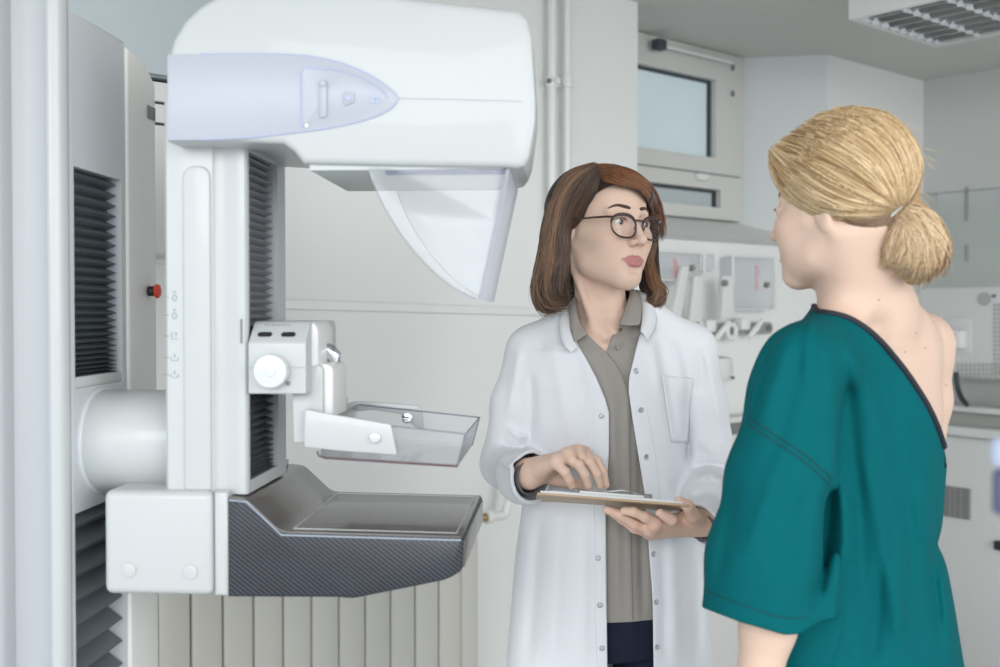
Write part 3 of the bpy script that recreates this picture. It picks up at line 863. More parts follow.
# raised strip with a rounded top
zs1 = q(198, 166, b=CB).z; zs0 = q(198, 490, b=CB).z
pts = round_poly([(a185, CB - .004, zs0), (a212 - .001, CB - .004, zs0), (a212 - .001, CB - .004, zs1), (a185, CB - .004, zs1)], [0, 0, .018, .018])
mo('column_strip', prism(pts, (0, .01, 0), .003, 3, both=False), m_plast)
bz0 = q(250, 482, b=CB).z; bz1 = q(250, 150, b=CB).z
b_in0 = q(249.5, 300, a=aR).y; b_in1 = q(278, 300, a=aR).y
boolean(col, sh(box((aR - .045, b_in0, bz0), (aR + .05, b_in1, bz1))))
um = q(250, 330, b=CB).z
bellows('arm_bellows', b_in0, b_in1, um + .0, bz1, aR - .004, 22, .015, m=m_bel2)
bellows('lower_arm_bellows', b_in0, b_in1, bz0, um - .0, aR - .004, 20, .015, lambda t: t ** 1.5 * .9 + .1 * t)
# printed height scale and icons on the left strip
ys = [297, 315, 336, 357.5, 374.5]
for y in ys:
    c = q(167.5, y, b=CB - .0005)
    mo('height_mark', box(c + Vector((-.0045, -.0004, -.0007)), c + Vector((.002, .0006, .0007))), m_icon)
def stroke(pts, bm_, r=.0006): 
    return tube([q(x, y, b=CB - .0004) for x, y in pts], r, 4, bm_)
for i, y in enumerate(ys):
    x = 174.5; bb = None
    if i < 2:
        bb = stroke([(x + 2 * math.cos(t), y + 1 + 3 * math.sin(t)) for t in np.linspace(0, 2 * PI, 11)], bb); bb = stroke([(x, y - 5.5), (x, y - 3.5)], bb); bb = stroke([(x - 2, y - 5.5), (x + 2, y - 5.5)], bb)
    elif i == 2:
        bb = stroke([(x - 3, y - 4), (x - 3, y + 3), (x + 3, y + 3)], bb); bb = stroke([(x - 1, y - 3), (x + 3, y - 3)], bb); bb = stroke([(x + 2, y - 3), (x + 1, y)], bb)
    else:
        bb = stroke([(x - 4, y), (x - 3, y + 3), (x + 3, y + 3), (x + 4, y)], bb); bb = stroke([(x - 1.5, y - 1), (x + 1.5, y - 1)], bb); bb = stroke([(x, y - 4), (x, y - 1)], bb)
    mo('printed_icon', bb, m_icon)
c = q(241, 331, b=CB - .001)
mo('slot_mark', box(c + Vector((-.0008, -.0004, -.017)), c + Vector((.0008, .004, .017))), m_greyd)
# ---- arm base box ----
DB = 1.49; DE = 1.83
zt = q(160, 491, b=DB).z; zb = q(160, 595.5, b=DB).z
xl = q(103, 500, b=DB).x; xr = q(228, 500, b=DB).x; xs = q(213, 500, b=DB).x
ab = mo('arm_base', box((xl, DB, zb), (xs - .0006, DE - .06, zt), .011, 4), m_plast)
mo('arm_base_collar', prism([(xs + .0006, DB, zb), (xr, DB, zb), (xr, DB, zt), (xs + .0006, DB, zt)], (0, DE - DB, 0), .006, 3), m_plast)
for px, py in ((129, 570), (190.5, 572)):
    c = q(px, py, b=DB)
    mo('screw_cap', cyl(c + Vector((0, -.0022, 0)), c + Vector((0, .004, 0)), .0105, 28, .0012), m_plast, ab)
# ---- detector table ----
O = [(228, 498), (247, 500), (281, 532.5), (462, 537.5), (463.5, 541), (462, 571), (447, 580), (352, 599), (338, 597.5), (228, 597)]
pts = [q(x, y, b=DB) for x, y in O]
zt0 = pts[0].z
pts = round_poly(pts, [.0, .008, .012, .006, .004, .006, .01, .008, .01, 0], 4)
det = mo('detector_table', prism(pts, (0, DE - DB, 0), .0035, 3), m_carbon)
# glossy cover over the slope and top
tops = [(229, 498.2), (246.5, 500), (280.5, 532.3), (461.5, 537.3)]
tp = round_poly([q(x, y, b=DB + .001) for x, y in tops], [0, .010, .012, 0], 5)
up_ = [p + Vector((0, 0, .0015)) for p in tp]; dn = [p - Vector((0, 0, .004)) for p in tp]
cv = prism(up_ + dn[::-1], (0, DE - DB - .003, 0), .0012, 2)
mo('table_cover', cv, m_taupe, det)
# inset top plate line
z = q(461, 537.4, b=DB).z + .0016; x0 = q(290, 532, b=DB).x; x1 = q(455, 537, b=DB).x
rim = None
y0 = DB + .02; y1_ = DE - .02
zl = q(290, 532.6, b=DB).z + .0016; zrr = z
ring = [(x0, y0, zl), (x1, y0, zrr), (x1, y1_, zrr), (x0, y1_, zl), (x0, y0, zl)]
mo('table_inset_line', tube(ring, .0009, 6), m_under, det)
# right end cap of the table
e0 = q(463.3, 541, b=DB).x
mo('table_end_cap', box((e0 - .004, DB + .004, q(462, 568, b=DB).z), (e0 + .0015, DE - .004, q(462, 542, b=DB).z), .001), m_taupe, det)
# edge highlight painted as a light strip along the front upper edge
path = [q(x, y, b=DB - .0002) for x, y in ((229, 500), (246.5, 502), (281.2, 535), (461, 540.2))]
mo('table_edge_highlight', tube(round_poly([path[0] + Vector((0, 0, 0))] + path[1:], [0, .01, .012, 0])[4:] if False else path, .0012, 6), m_bele, det)
# ---- tube head ----
HB = 1.45; HE = 1.72
O = [(167, 141), (240, 141.5), (283, 143.5), (293, 151), (303, 163.5), (400, 165.5), (505, 167), (517, 168), (524, 166), (529, 158), (532.5, 140), (535.5, 120), (535.5, 100), (532, 40), (528, 20), (519, 10.5), (430, 0), (380, -6), (280, -14), (240, -10), (215, -4), (200, 5), (184, 20), (172, 40), (167.3, 58)]
O2 = [(x, y) for x, y in O]
pts = [q(x, y, b=HB) for x, y in O2]
head = mo('tube_head', prism(pts, (0, HE - HB, 0), .009, 4), m_plast, auto=28)
xa, xb_ = q(507, 100, b=HB).x - MO.x, q(537, 100, b=HB).x - MO.x
for v in head.data.vertices:
    t = min(1, max(0, (v.co.x - xa) / (xb_ - xa))); v.co.y = (HB - MO.y) + (v.co.y - HB + MO.y) * (1 - .62 * t * t * (3 - 2 * t))
# horizontal joint line
def hs(px, py, db=0): return q(px, py, b=HB - db)
mo('head_seam', tube([hs(397, 98.5), hs(450, 99.5), hs(522, 101.5), hs(530, 103, -.004), hs(535.8, 105, -.02), Vector((hs(535.8, 105, -.02).x, HB + .07, hs(535.8, 105, -.02).z))], .0007, 6), m_seam, head)
# lilac control panel
outl = [(167.2, 54.5), (200, 54), (280, 54), (315, 57), (345, 64), (370, 75), (388, 87), (397.5, 98), (390, 109), (368, 119), (335, 127), (300, 132), (250, 137.5), (200, 139.8), (167.2, 140.5)]
def lp(pts, db, n=5): 
    return smooth_outline([q(x, y, b=HB - db) for x, y in pts], False, n)
cp_ = mo('control_panel', prism(lp(outl, .0016), (0, .012, 0), .0008, 2, both=False), m_lilac)
mo('panel_outline', tube(lp(outl[1:-1], .0014), .0009, 5), m_lilacd, cp_)
# wrap of lilac round the left end of the head
c1 = q(167.1, 54.5, b=HB); c2 = q(167.1, 140.5, b=HB)
mo('panel_side', box((c1.x - .001, HB + .012, c2.z), (c1.x + .004, HE - .012, c1.z), .0005), m_lilac, cp_)
inn = [(301, 121), (301, 72), (304, 67.5), (330, 69), (352, 74), (372, 83), (384, 92), (388, 98), (381, 106), (362, 115), (335, 122), (305, 128), (302, 126)]
ip = [q(x, y, b=HB - .002) for x, y in inn]
mo('button_field', prism(smooth_outline(ip, True, 4), (0, .006, 0), .001, 2, both=False), m_lilac, cp_)
mo('button_field_groove', tube([q(x, y, b=HB - .0022) for x, y in ((330, 69), (304, 67.5), (301, 72), (301, 121), (303, 127))], .0012, 6), m_lilacd, cp_)
mo('button_field_edge', tube(smooth_outline([q(x, y, b=HB - .0022) for x, y in ((304, 67.5), (330, 69), (352, 74), (372, 83), (384, 92), (388, 98))], False, 5), .0008, 6), m_lilacd, cp_)
sl = round_poly([q(x, y, b=HB - .006) for x, y in ((319.5, 80), (326.5, 80), (326.5, 117.5), (319.5, 117.5))], .006)
mo('slide_button', prism(sl, (0, .006, 0), .0015, 2, both=False), m_lilac, cp_)
c = q(323, 83.5, b=HB - .006); mo('round_button', cyl(c + Vector((0, -.002, 0)), c, .0042, 18, .0008), m_lilac, cp_)
pq = round_poly([q(x, y, b=HB - .005) for x, y in ((343, 92), (354, 92), (354, 102.5), (344, 105.5))], .003)
mo('square_button', prism(pq, (0, .004, 0), .001, 2, both=False), m_lilac, cp_)
c = q(348.3, 98.3, b=HB - .006); mo('round_button', cyl(c + Vector((0, -.0012, 0)), c, .0035, 18, .0006), m_lilacd, cp_)
bb = None
for i in (-1, 1):
    for j in (-1, 1):
        c = q(375 + i * 2, 99.3 + j * 2, b=HB - .0036); bb = box(c - Vector((.002, 0, .002)), c + Vector((.002, .003, .002)), bm=bb)
mo('grid_button', bb, m_lilacd, cp_)
c = q(306.5, 125.5, b=HB - .004); mo('small_led', cyl(c, c + Vector((0, .003, 0)), .0026, 12), m_warm, cp_)
# underside block (collimator housing) behind
zu = q(400, 167, b=HB + .02).z
ua_ = q(304, 165, b=HB).x; ub_ = q(507, 168, b=HB).x
mo('collimator_base', box((ua_ + .004, HB + .012, zu - .005), (ub_ - .004, HE - .004, zu + .02), .002), m_under, head)
# ---- face shield ----
mz = Vector((0, 0, 0))
outer = [(367, 167), (380, 199), (398, 230), (420, 258), (448, 284), (477, 299.5), (479.5, 300), (508, 169)]
SB = HB + .012; SE = HE - .008
def cheek(b, nm):
    base = [q(x, y, b=SB) for x, y in outer]
    c = smooth_outline(base[:6], False, 5) + base[6:]
    c = [Vector((p.x, b, p.z)) for p in c]
    return c
shd = mo('face_shield', prism(cheek(SB, ''), (0, .003, 0), .0008, 2), m_clear, auto=30)
mo('shield_cheek', prism(cheek(SE, ''), (0, -.003, 0), .0008, 2), m_clear, shd, auto=30)
p0 = q(479.5, 300, b=SB); p1 = q(508, 169, b=SB)
pv = (p1 - p0).normalized(); nrm = Vector((pv.z, 0, -pv.x)) * .003
mo('shield_front', prism([p0, p1, p1 + nrm, p0 + nrm], (0, SE - SB, 0), .0006, 2), clear('shield_front_clear', (.97, .975, .99), .45, .3, .1), shd, auto=30)
for b in (SB, SE - .003):
    pp0 = Vector((p0.x, b, p0.z)); pp1 = Vector((p1.x, b, p1.z))
    mo('shield_edge', tube([pp0, pp1], .0022, 8), clear('shield_edge_clear', (.8, .8, .86), .35) if b == SB else bpy.data.materials['shield_edge_clear'], shd)
# curved outer rim line
mo('shield_rim', tube(cheek(SB + .0015, '')[:26], .0009, 6), bpy.data.materials['shield_edge_clear'], shd)
mo('shield_rim', tube(cheek(SE - .0015, '')[:26], .0009, 6), bpy.data.materials['shield_edge_clear'], shd)
r0 = q(385, 171.5, b=SB); r1 = q(505, 171.5, b=SB); r2 = q(392, 184.5, b=SE)
mo('shield_rail', box((r0.x, SB + .002, r0.z - .004), (r1.x, SB + .014, r0.z + .003), .0015), m_navy, shd)
mo('shield_rail', box((r0.x, SE - .016, r2.z - .0035), (r1.x, SE - .004, r2.z + .004), .0015), m_navy, shd)
c = q(442, 172, b=1.58)
mo('light_field_lens', prism([c + Vector((-.03, 0, .004)), c + Vector((.03, 0, .004)), c + Vector((.024, 0, -.008)), c + Vector((-.02, 0, -.008))], (0, .05, 0), .002), m_under, head)
# ---- compression unit ----
UB = 1.50
xL = q(248, 350, b=UB).x; xR = q(306, 350, b=UB).x; zB = q(270, 394, b=UB).z; zM = q(270, 343, b=UB).z; zS = q(270, 367.5, b=UB).z
xL2 = q(258, 322, b=UB + .02).x; zT = q(280, 321, b=UB + .035).z
UE = 1.70
R = []
# body: front face vertical, bevelled upper front, made as a prism along a of a b-z outline, then shaped at its left top
unit_pts = [(UB, zB), (UB, zM), (UB + .033, zT), (UE, zT), (UE, zB)]
un = prism(round_poly([(xL, y, z) for y, z in unit_pts], [.003, .004, .008, .02, .01]), (xR - xL, 0, 0), .002, 2)
unit = mo('compression_unit', un, m_plast, auto=30)
# curved housing to the right (cream), rounded down to the right
x2 = q(331, 350, b=UB + .03).x
zQ = q(330, 366, b=UB + .04).z
x2 = q(318, 350, b=UB + .036).x
ot = round_poly([Vector((xR - .03, UB + .036, zT)), Vector((x2, UB + .036, zT)), Vector((x2, UB + .036, zQ - .004)), Vector((xR - .03, UB + .036, zQ - .004))], [0, .036, 0, 0], 10)
mo('unit_side_housing', prism(ot, (0, .10, 0), .004, 3), m_warm, unit)
mo('unit_seam', tube([(xL, UB - .0002, zS), (xR, UB - .0002, zS)], .0007, 6), m_seam, unit)
for px in (265, 288.5):
    s = [];
    yc, zc = UB + .0165 * (.72), zM + (zT - zM) * .38
    yc = UB + .033 * .38
    xc = q(px, 336, b=yc).x
    nrm = Vector((0, -(zT - zM), .033)).normalized(); al = Vector((0, .033, (zT - zM))).normalized()
    c = Vector((xc, yc, zc))
    s = [c + Vector((1, 0, 0)) * (.0105 * math.copysign(1, math.cos(t)) * .55 + .0045 * math.cos(t)) + al * .0048 * math.sin(t) for t in np.linspace(0, 2 * PI, 20, endpoint=False)]
    mo('grip_slot', prism([p + nrm * .0006 for p in s], -nrm * .003, 0), m_blackp, unit)
bb = None
for i in range(8):
    px = 266 + i * 3.3; yc = UB + .033 * .8; zc = zM + (zT - zM) * .8
    xc = q(px, 328, b=yc).x; c = Vector((xc, yc, zc)) + nrm * .0003
    bb = cyl(c - nrm * .001, c + nrm * .0006, .0011, 8, bm=bb)
mo('indicator_dots', bb, m_greyd, unit)
c = q(272, 371, b=UB - .01)
kn = mo('force_knob', cyl(c + Vector((0, -.012, 0)), c + Vector((0, .012, 0)), .0235, 56, .003), mat('knob_white', (.60, .62, .63), .2, coat=.6), unit)
mo('knob_dimple', cyl(c + Vector((0, -.0135, 0)), c + Vector((0, -.011, 0)), .008, 28, .001), bpy.data.materials['knob_white'], kn)
c = q(288, 383.5, b=UB - .002); mo('release_pin', cyl(c, c + Vector((0, .006, 0)), .003, 12), m_greyd, unit)
c = q(331, 357, b=UB + .1); 
mo('locking_lever', tube([c + Vector((-.012, 0, .012)), c + Vector((-.002, 0, .010)), c + Vector((.006, 0, .0)), c + Vector((.007, 0, -.008))], [.010, .011, .011, .008], 16), m_chrome, unit)
# ---- carriage bracket ----
KB = 1.535; KE = 1.73
f = [(307, 365), (321, 366), (322.5, 372), (322.5, 443), (293, 443), (291, 395), (306, 395)]
f = [(306, 365), (320, 365), (323, 369), (323, 443), (293.5, 443), (292, 394), (306, 394)]
arm = mo('bracket_arm', prism(round_poly([q(x, y, b=KB) for x, y in f], [0, .003, .003, .003, .003, .0, .0]), (0, .045, 0), .002, 2), m_plast, auto=30)
x0 = q(322, 400, b=KB).x - .02; x1 = q(333, 380, b=KB + .01).x; zt = q(330, 363, b=KB + .03).z; zb = q(330, 415, b=KB + .03).z
mo('bracket_block', prism(round_poly([(x0, KB + .01, zb), (x1, KB + .01, zb), (x1, KB + .01, zt), (x0, KB + .01, zt)], [0, 0, .012, 0]), (0, .10, 0), .004, 3), m_warm, arm)
# yoke: near and far plates joined by a curved back
near = [(305, 409), (318, 412), (388, 424), (391, 425), (397, 455), (340, 451), (304, 447)]
mo('yoke_plate', prism(round_poly([q(x, y, b=KB - .012) for x, y in near], .004), (0, .006, 0), .0015, 2), m_plast, arm)
FB = KB + .245
farp = [(342, 406), (352, 401.5), (372, 401.5), (420, 406), (422, 412), (424, 430), (416, 428), (400, 414), (372, 410), (352, 412), (342, 418)]
mo('yoke_plate', prism(round_poly([q(x, y, b=FB) for x, y in farp], .004), (0, .006, 0), .0015, 2), m_plast, arm)
yb0 = q(304, 420, b=KB - .01); yb1 = q(344, 412, b=FB)
zh = q(305, 411, b=KB - .012).z; zl_ = q(305, 445, b=KB - .012).z
yk = []
for t in np.linspace(0, 1, 14):
    x = yb0.x + (yb1.x - yb0.x) * (t ** .8) * 1.0 - .018 * math.sin(PI * t) ; y = KB - .010 + (FB - KB + .014) * t
    hh = 1 - .45 * t
    yk.append([(x, y, zh), (x + .006, y, zh), (x + .006, y, zh - (zh - zl_) * hh), (x, y, zh - (zh - zl_) * hh)])
mo('yoke_back', loft(yk), m_plast, arm, auto=40)
c = q(375.5, 438, b=KB - .014); mo('yoke_screw', cyl(c + Vector((0, -.005, 0)), c + Vector((0, .004, 0)), .0072, 24, .0015), m_chrome, arm)
c = q(407, 418, b=FB - .004); mo('yoke_screw', cyl(c + Vector((0, -.004, 0)), c + Vector((0, .008, 0)), .0085, 24, .0015), m_chrome, arm)
# ---- compression tray (clear) ----
TB = KB; TE = FB - .002
n_top = [q(326, 419, b=TB), q(466, 434, b=TB)]; n_bot = [q(322, 457, b=TB + .006), q(461, 465.5, b=TB + .006)]
def quad_wall(p, q_, r, s, th, nm, par):
    n = (q_ - p).cross(r - p).normalized() * th
    return mo(nm, prism([p, q_, r, s], n, .0005, 1), m_clearb, par, auto=30)
tA, tBn = n_top; bA_, bBn = n_bot
bA_ = Vector((bA_.x, TB + .004, bA_.z)); bBn = Vector((bBn.x - .004, TB + .004, bBn.z))
far = Vector((0, TE - TB, 0)); farb = Vector((0, TE - TB - .008, 0))
tray = quad_wall(tA, tBn, bBn, bA_, .0022, 'compression_paddle', arm)
quad_wall(tA + far, tBn + far, bBn + farb, bA_ + farb, .0022, 'paddle_wall', tray)
quad_wall(tBn, tBn + far, bBn + farb, bBn, .0022, 'paddle_wall', tray)
quad_wall(tA, tA + far, bA_ + farb, bA_, .0022, 'paddle_wall', tray)
quad_wall(bA_, bBn, bBn + farb, bA_ + farb, .0022, 'paddle_floor', tray)
m_edge = clear('tray_edge', (.55, .55, .62), .3, .1)
mo('paddle_rim', tube([tA, tBn, tBn + far, tA + far], .0014, 6), m_edge, tray)
m_edged = mat('tray_dark_edge', (.13, .07, .08), .25)
dn = Vector((0, -.0012, -.001))
mo('paddle_lower_edge', tube([bA_ + Vector((-.006, 0, .010)) + dn, bA_ + Vector((-.004, 0, .003)) + dn, bA_ + Vector((.004, 0, .0)) + dn, bBn + dn], .0014, 6), m_edged, tray)
mo('paddle_corner', tube([tBn, bBn], .0012, 6), m_edge, tray)
mo('paddle_corner', tube([tBn + far, bBn + farb], .0012, 6), m_edge, tray)
# ================= people: a head in its own frame (face along -y, eyes at z=0) =================
UPL = []; LOL = []
def head_field():
    f = Field()
    f.add(ell((0, .018, .034), (.0735, .092, .080)))
    f.add(ell((0, -.030, .040), (.061, .056, .052)), .03)
    f.add(ell((0, -.030, -.034), (.0575, .058, .073)), .03)
    for s in (-1, 1):
        f.add(cap((s * .050, .006, -.040), (s * .0415, -.016, -.074), .015, .0135), .035)
        f.add(cap((s * .0415, -.016, -.074), (s * .012, -.070, -.101), .0135, .0135), .035)
        f.add(ell((s * .030, -.050, -.056), (.019, .026, .030)), .03)
        f.add(ell((s * .037, -.058, -.030), (.020, .020, .021)), .03)
        f.add(cap((s * .057, -.022, -.018), (s * .040, -.066, -.022), .010, .012), .025)
    f.add(ell((0, -.0740, -.100), (.0195, .0165, .0155)), .020)
    f.add(ell((0, -.0675, -.068), (.031, .0225, .027)), .02)
    for s in (-1, 1):
        f.add(cap((s * .010, -.0855, .018), (s * .044, -.070, .020), .0065, .006), .012)
        f.sub(ell((s * .0315, -.0965, .002), (.0185, .017, .0125)), .012)
    f.add(cap((0, -.084, .012), (0, -.1100, -.030), .0062, .0082), .012)
    f.add(ell((0, -.1115, -.0335), (.0095, .0095, .0085)), .006)
    for s in (-1, 1):
        f.add(ell((s * .0115, -.0985, -.0375), (.0065, .0095, .0065)), .006)
        f.sub(ell((s * .0062, -.1035, -.0435), (.0036, .0055, .003)), .002)
        # lids round the eyeball, with the slit between them
        f.add(ell((s * .0315, -.0765, .001), (.0160, .0135, .0128)), .006)
        f.sub(ell((s * .0315, -.0905, -.0002), (.0138, .0105, .0040)), .0018)
        f.add(cap((s * .018, -.0885, .0068), (s * .044, -.0830, .0075), .0014, .0014), .003)
    # mouth, laid on the face surface
    def on(x, z, out):
        y = -.13
        for _ in range(80):
            d = f(np.array([[x, y, z]]))[0]
            if d < 2e-4: break
            y += max(d * .6, 2e-4)
        return (x, y - out, z)
    up = [on(x, z, o_) for x, z, o_ in ((-.0255, -.0685, -.0012), (-.013, -.0665, .0004), (-.004, -.0652, .0014), (0, -.0662, .0010), (.004, -.0652, .0014), (.013, -.0665, .0004), (.0255, -.0685, -.0012))]
    lo = [on(x, z, o_) for x, z, o_ in ((-.0215, -.0712, -.0010), (-.011, -.0752, .0006), (0, -.0765, .0012), (.011, -.0752, .0006), (.0215, -.0712, -.0010))]
    mlo = [on(x, z, o_) for x, z, o_ in ((-.0270, -.0690, .0010), (-.013, -.0705, .0036), (0, -.0708, .0048), (.013, -.0705, .0036), (.0270, -.0690, .0010))]
    for s in (-1, 1):
        nl = [on(s * x, z, .0004) for x, z in ((.0165, -.038), (.0235, -.048), (.0295, -.060), (.0320, -.068))]
        f.sub(chain(nl, [.0006, .0010, .0009, .0004], k=.002), .006)
    UPL[:] = up; LOL[:] = lo
    f.add(chain(up, [.0016, .0030, .0033, .0029, .0033, .0030, .0016], k=.003), .004)
    f.add(chain(lo, [.0020, .0040, .0045, .0040, .0020], k=.003), .004)
    ml = mlo
    f.sub(chain(ml, [.0010, .0013, .0013, .0013, .0010], k=.001), .0015)
    f.sub(ell((0, -.0955, -.0555), (.0030, .004, .0075)), .004)
    f.sub(ell((0, -.0935, -.0880), (.012, .0055, .0035)), .010)
    for s in (-1, 1):
        f.add(ell((s * .0755, .014, -.010), (.0065, .0165, .0285), rotm(0.2, 0, s * -.35)), .005)
        f.sub(ell((s * .0835, .010, -.004), (.0055, .0085, .0155), rotm(0.2, 0, s * -.35)), .004)
    return f
def skin_colour(q, base, lip, blush=.35):
    """albedo of skin at head-frame points: lips, warmer cheeks and nose, greyer lids"""
    c = np.tile(np.array(base, float), (len(q), 1))
    n = np.sin(q[:, 0] * 310) * np.sin(q[:, 1] * 270 + 1) * np.sin(q[:, 2] * 290 + 2)
    c *= (1 + .012 * n)[:, None]
    def mixc(m, col):
        nonlocal c
        m = np.clip(m, 0, 1)[:, None]; c = c * (1 - m) + np.array(col) * m
    for s in (-1, 1):
        mixc(blush * np.exp(-(((q - [s * .042, -.070, -.032]) / [.022, .03, .016]) ** 2).sum(1)), [base[0] * 1.0, base[1] * .78, base[2] * .76])
        mixc(.30 * np.exp(-(((q - [s * .0315, -.090, .002]) / [.018, .02, .011]) ** 2).sum(1)), [base[0] * .72, base[1] * .60, base[2] * .60])
    mixc(.30 * np.exp(-(((q - [0, -.112, -.035]) / [.012, .012, .012]) ** 2).sum(1)), [base[0], base[1] * .8, base[2] * .8])
    dl = np.minimum(chain(UPL, [.0024, .0036, .0038, .0034, .0038, .0036, .0024])(q), chain(LOL, [.0024, .0043, .0047, .0043, .0024])(q))
    mixc(1 - np.clip((dl + .0002) / .0012, 0, 1), lip)
    return c
def skin_mat(name, base):
    m = mat(name, base, 0.52, bump=.10, bscale=450, sss=.12, spec=.35); return attr_mat(m)
def eye_parts(parent, origin, R, iris=(.16, .09, .05), gaze=(0, -1, 0), mats=None):
    """eyeballs with iris and pupil as coloured rings of one ball"""
    for s in (-1, 1):
        c = Vector((s * .0315, -.0768, .0002)); g = Vector(gaze).normalized()
        bm_ = bmesh.new(); bmesh.ops.create_uvsphere(bm_, u_segments=32, v_segments=24, radius=.0122)
        rot = Vector((0, 0, 1)).rotation_difference(g).to_matrix()
        me = bpy.data.meshes.new('eye'); 
        for v in bm_.verts:
            k = 1 + (.05 * max(0, (v.co.normalized().z - .9) / .1))
            v.co = rot @ (v.co * k)
        cols = []
        bm_.to_mesh(me); bm_.free()
        V = verts_of(me); d = (V / np.linalg.norm(V, axis=1, keepdims=True)) @ np.array(g)
        cols = np.where(d[:, None] > math.cos(.2), np.array([.008, .008, .01]), np.where(d[:, None] > math.cos(.54), np.array(iris), np.array([.68, .66, .64])))
        Vw = (V + np.array(c)) @ np.array(R).T + np.array(origin)
        me.vertices.foreach_set('co', Vw.ravel()); me.update()
        add_attr(me, 'Col', np.concatenate([cols, np.ones((len(cols), 1))], 1))
        obj('eye', me, mats, parent)
# ================= tools shared by the figures =================
def poly_px(poly, scale=520.0):
    """signed distance (m, roughly) to a polygon drawn over the view, negative inside"""
    A = np.array(poly, float); B = np.roll(A, -1, 0)
    def f(p):
        x, y = project(p); sh = x.shape; x = x.ravel(); y = y.ravel()
        best = np.full(x.shape, 1e18); ins = np.zeros(x.shape, bool)
        for a, b in zip(A, B):
            ba = b - a; t = np.clip(((x - a[0]) * ba[0] + (y - a[1]) * ba[1]) / (ba @ ba), 0, 1)
            best = np.minimum(best, (x - a[0] - t * ba[0]) ** 2 + (y - a[1] - t * ba[1]) ** 2)
            c = ((a[1] > y) != (b[1] > y)); 
            with np.errstate(divide='ignore', invalid='ignore'):
                xi = (b[0] - a[0]) * (y - a[1]) / (b[1] - a[1] if b[1] != a[1] else 1e-9) + a[0]
            ins ^= c & (x < xi)
        d = np.sqrt(best); d = np.where(ins, -d, d) / scale
        return d.reshape(sh)
    return f
def front_of(fn, ymax):
    return lambda p: np.maximum(fn(p), p[..., 1] - ymax)
def halfball(c, n, r, off=0.0):
    """the part of a ball round c that lies on the n side of a plane through c"""
    c = np.array(c, float); n = np.array(n, float); n /= np.linalg.norm(n)
    return lambda p: np.maximum(np.sqrt(((p - c) ** 2).sum(-1)) - r, -((p - c) @ n - off))
def shell(fn, th):
    def f(p):
        d = fn(p); return np.maximum(d, -(d + th))
    return f
def patch(name, field, quad, n, m, off, th, mt, parent, ROOT, y0=1.0, bend=None):
    """cloth piece laid on a surface: quad of four pixel corners, n x m grid"""
    a, b, c, d = [np.array(k, float) for k in quad]
    u, v = np.meshgrid(np.linspace(0, 1, n), np.linspace(0, 1, m), indexing='ij')
    P = (a * ((1 - u) * (1 - v))[..., None] + b * (u * (1 - v))[..., None] + c * (u * v)[..., None] + d * ((1 - u) * v)[..., None]).reshape(-1, 2)
    X, ok = hit(field, P[:, 0], P[:, 1], y0)
    G = grad(field, X); X = X + G * off - np.array(ROOT)
    idx = np.arange(n * m).reshape(n, m)
    Q = np.stack([idx[:-1, :-1], idx[1:, :-1], idx[1:, 1:], idx[:-1, 1:]], -1).reshape(-1, 4)
    me = bpy.data.meshes.new(name); me.from_pydata(X.tolist(), [], Q.tolist()); me.update()
    o = obj(name, me, mt, parent, auto=None)
    s = o.modifiers.new('s', 'SOLIDIFY'); s.thickness = th; s.offset = 0
    return o
def surf_line(name, field, pts, rad, mt, parent, ROOT, off=0.0, n=None, y0=1.0, sides=6):
    pts = cubic(pts, n or len(pts) * 5); X, ok = hit(field, pts[:, 0], pts[:, 1], y0)
    X = X[ok]; G = grad(field, X); X = X + G * off - np.array(ROOT)
    return obj(name, tube([tuple(p) for p in X], rad, sides), mt, parent)
def strand_mesh(field, guides, count, rad, palette, n=16, off=(.0005, .004), jit=2.0, y0=1.0, wave=0.0, seed=1, ROOT=(0, 0, 0), y1=2.6):
    """hairs between neighbouring guides (pixel paths), each laid over the hair's own volume"""
    r = np.random.default_rng(seed); G = [cubic(g, n) for g in guides]
    out = []; cols = []; rads = []
    PX = np.empty((count, n, 2))
    for i in range(count):
        k = r.uniform(0, len(G) - 1 - 1e-6); j = int(k); f = k - j
        g = G[j] * (1 - f) + G[j + 1] * f
        ph = r.uniform(0, 6.28); t = np.linspace(0, 1, n)
        w = np.stack([np.sin(t * 9 + ph), np.cos(t * 8 + ph * 1.3)], 1) * wave
        dr = r.normal(0, jit, 2)[None] * (.4 + .6 * t[:, None])
        s0, s1 = sorted((r.uniform(0, .25), r.uniform(.8, 1.0)))
        gi = np.stack([np.interp(np.linspace(s0, s1, n), t, g[:, q]) for q in range(2)], 1)
        PX[i] = gi + w + dr
    X, ok = hit(field, PX[..., 0].ravel(), PX[..., 1].ravel(), y0, y1)
    Yv = X[:, 1].reshape(count, n); ok = ok.reshape(count, n)
    keep = ok.sum(1) > n * .4
    for i in np.nonzero(keep)[0]:
        id_ = np.arange(n); Yi = np.interp(id_, id_[ok[i]], Yv[i][ok[i]])
        # smooth depth so the hair does not jump
        for _ in range(2): Yi = np.convolve(np.pad(Yi, 1, 'edge'), [.25, .5, .25], 'valid')
        P = np.array([list(W(a, b, y)) for (a, b), y in zip(PX[i], Yi)])
        lift = r.uniform(*off); P[:, 1] -= lift
        out.append(P - np.array(ROOT)); rads.append(rad * r.uniform(.6, 1.3))
        a, b = palette; t = r.beta(1.3, 1.8) if len(palette) == 2 else 0
        cols.append(np.array(a) * (1 - t) + np.array(b) * t)
    return strands(np.array(out), rads, np.array(cols))
def hair_mat(name, rough=.42, spec=.5):
    m = mat(name, (.1, .1, .1), rough, spec=spec); attr_mat(m); m.node_tree.nodes['Principled BSDF'].inputs['Sheen Weight'].default_value = .15; return m
def cloth_mat(name, col, rough=.85, scale=900, bump=.25, noise=.03):
    m = mat(name, col, rough, noise=noise, nscale=60, bump=bump, bscale=scale, spec=.2)
    return m
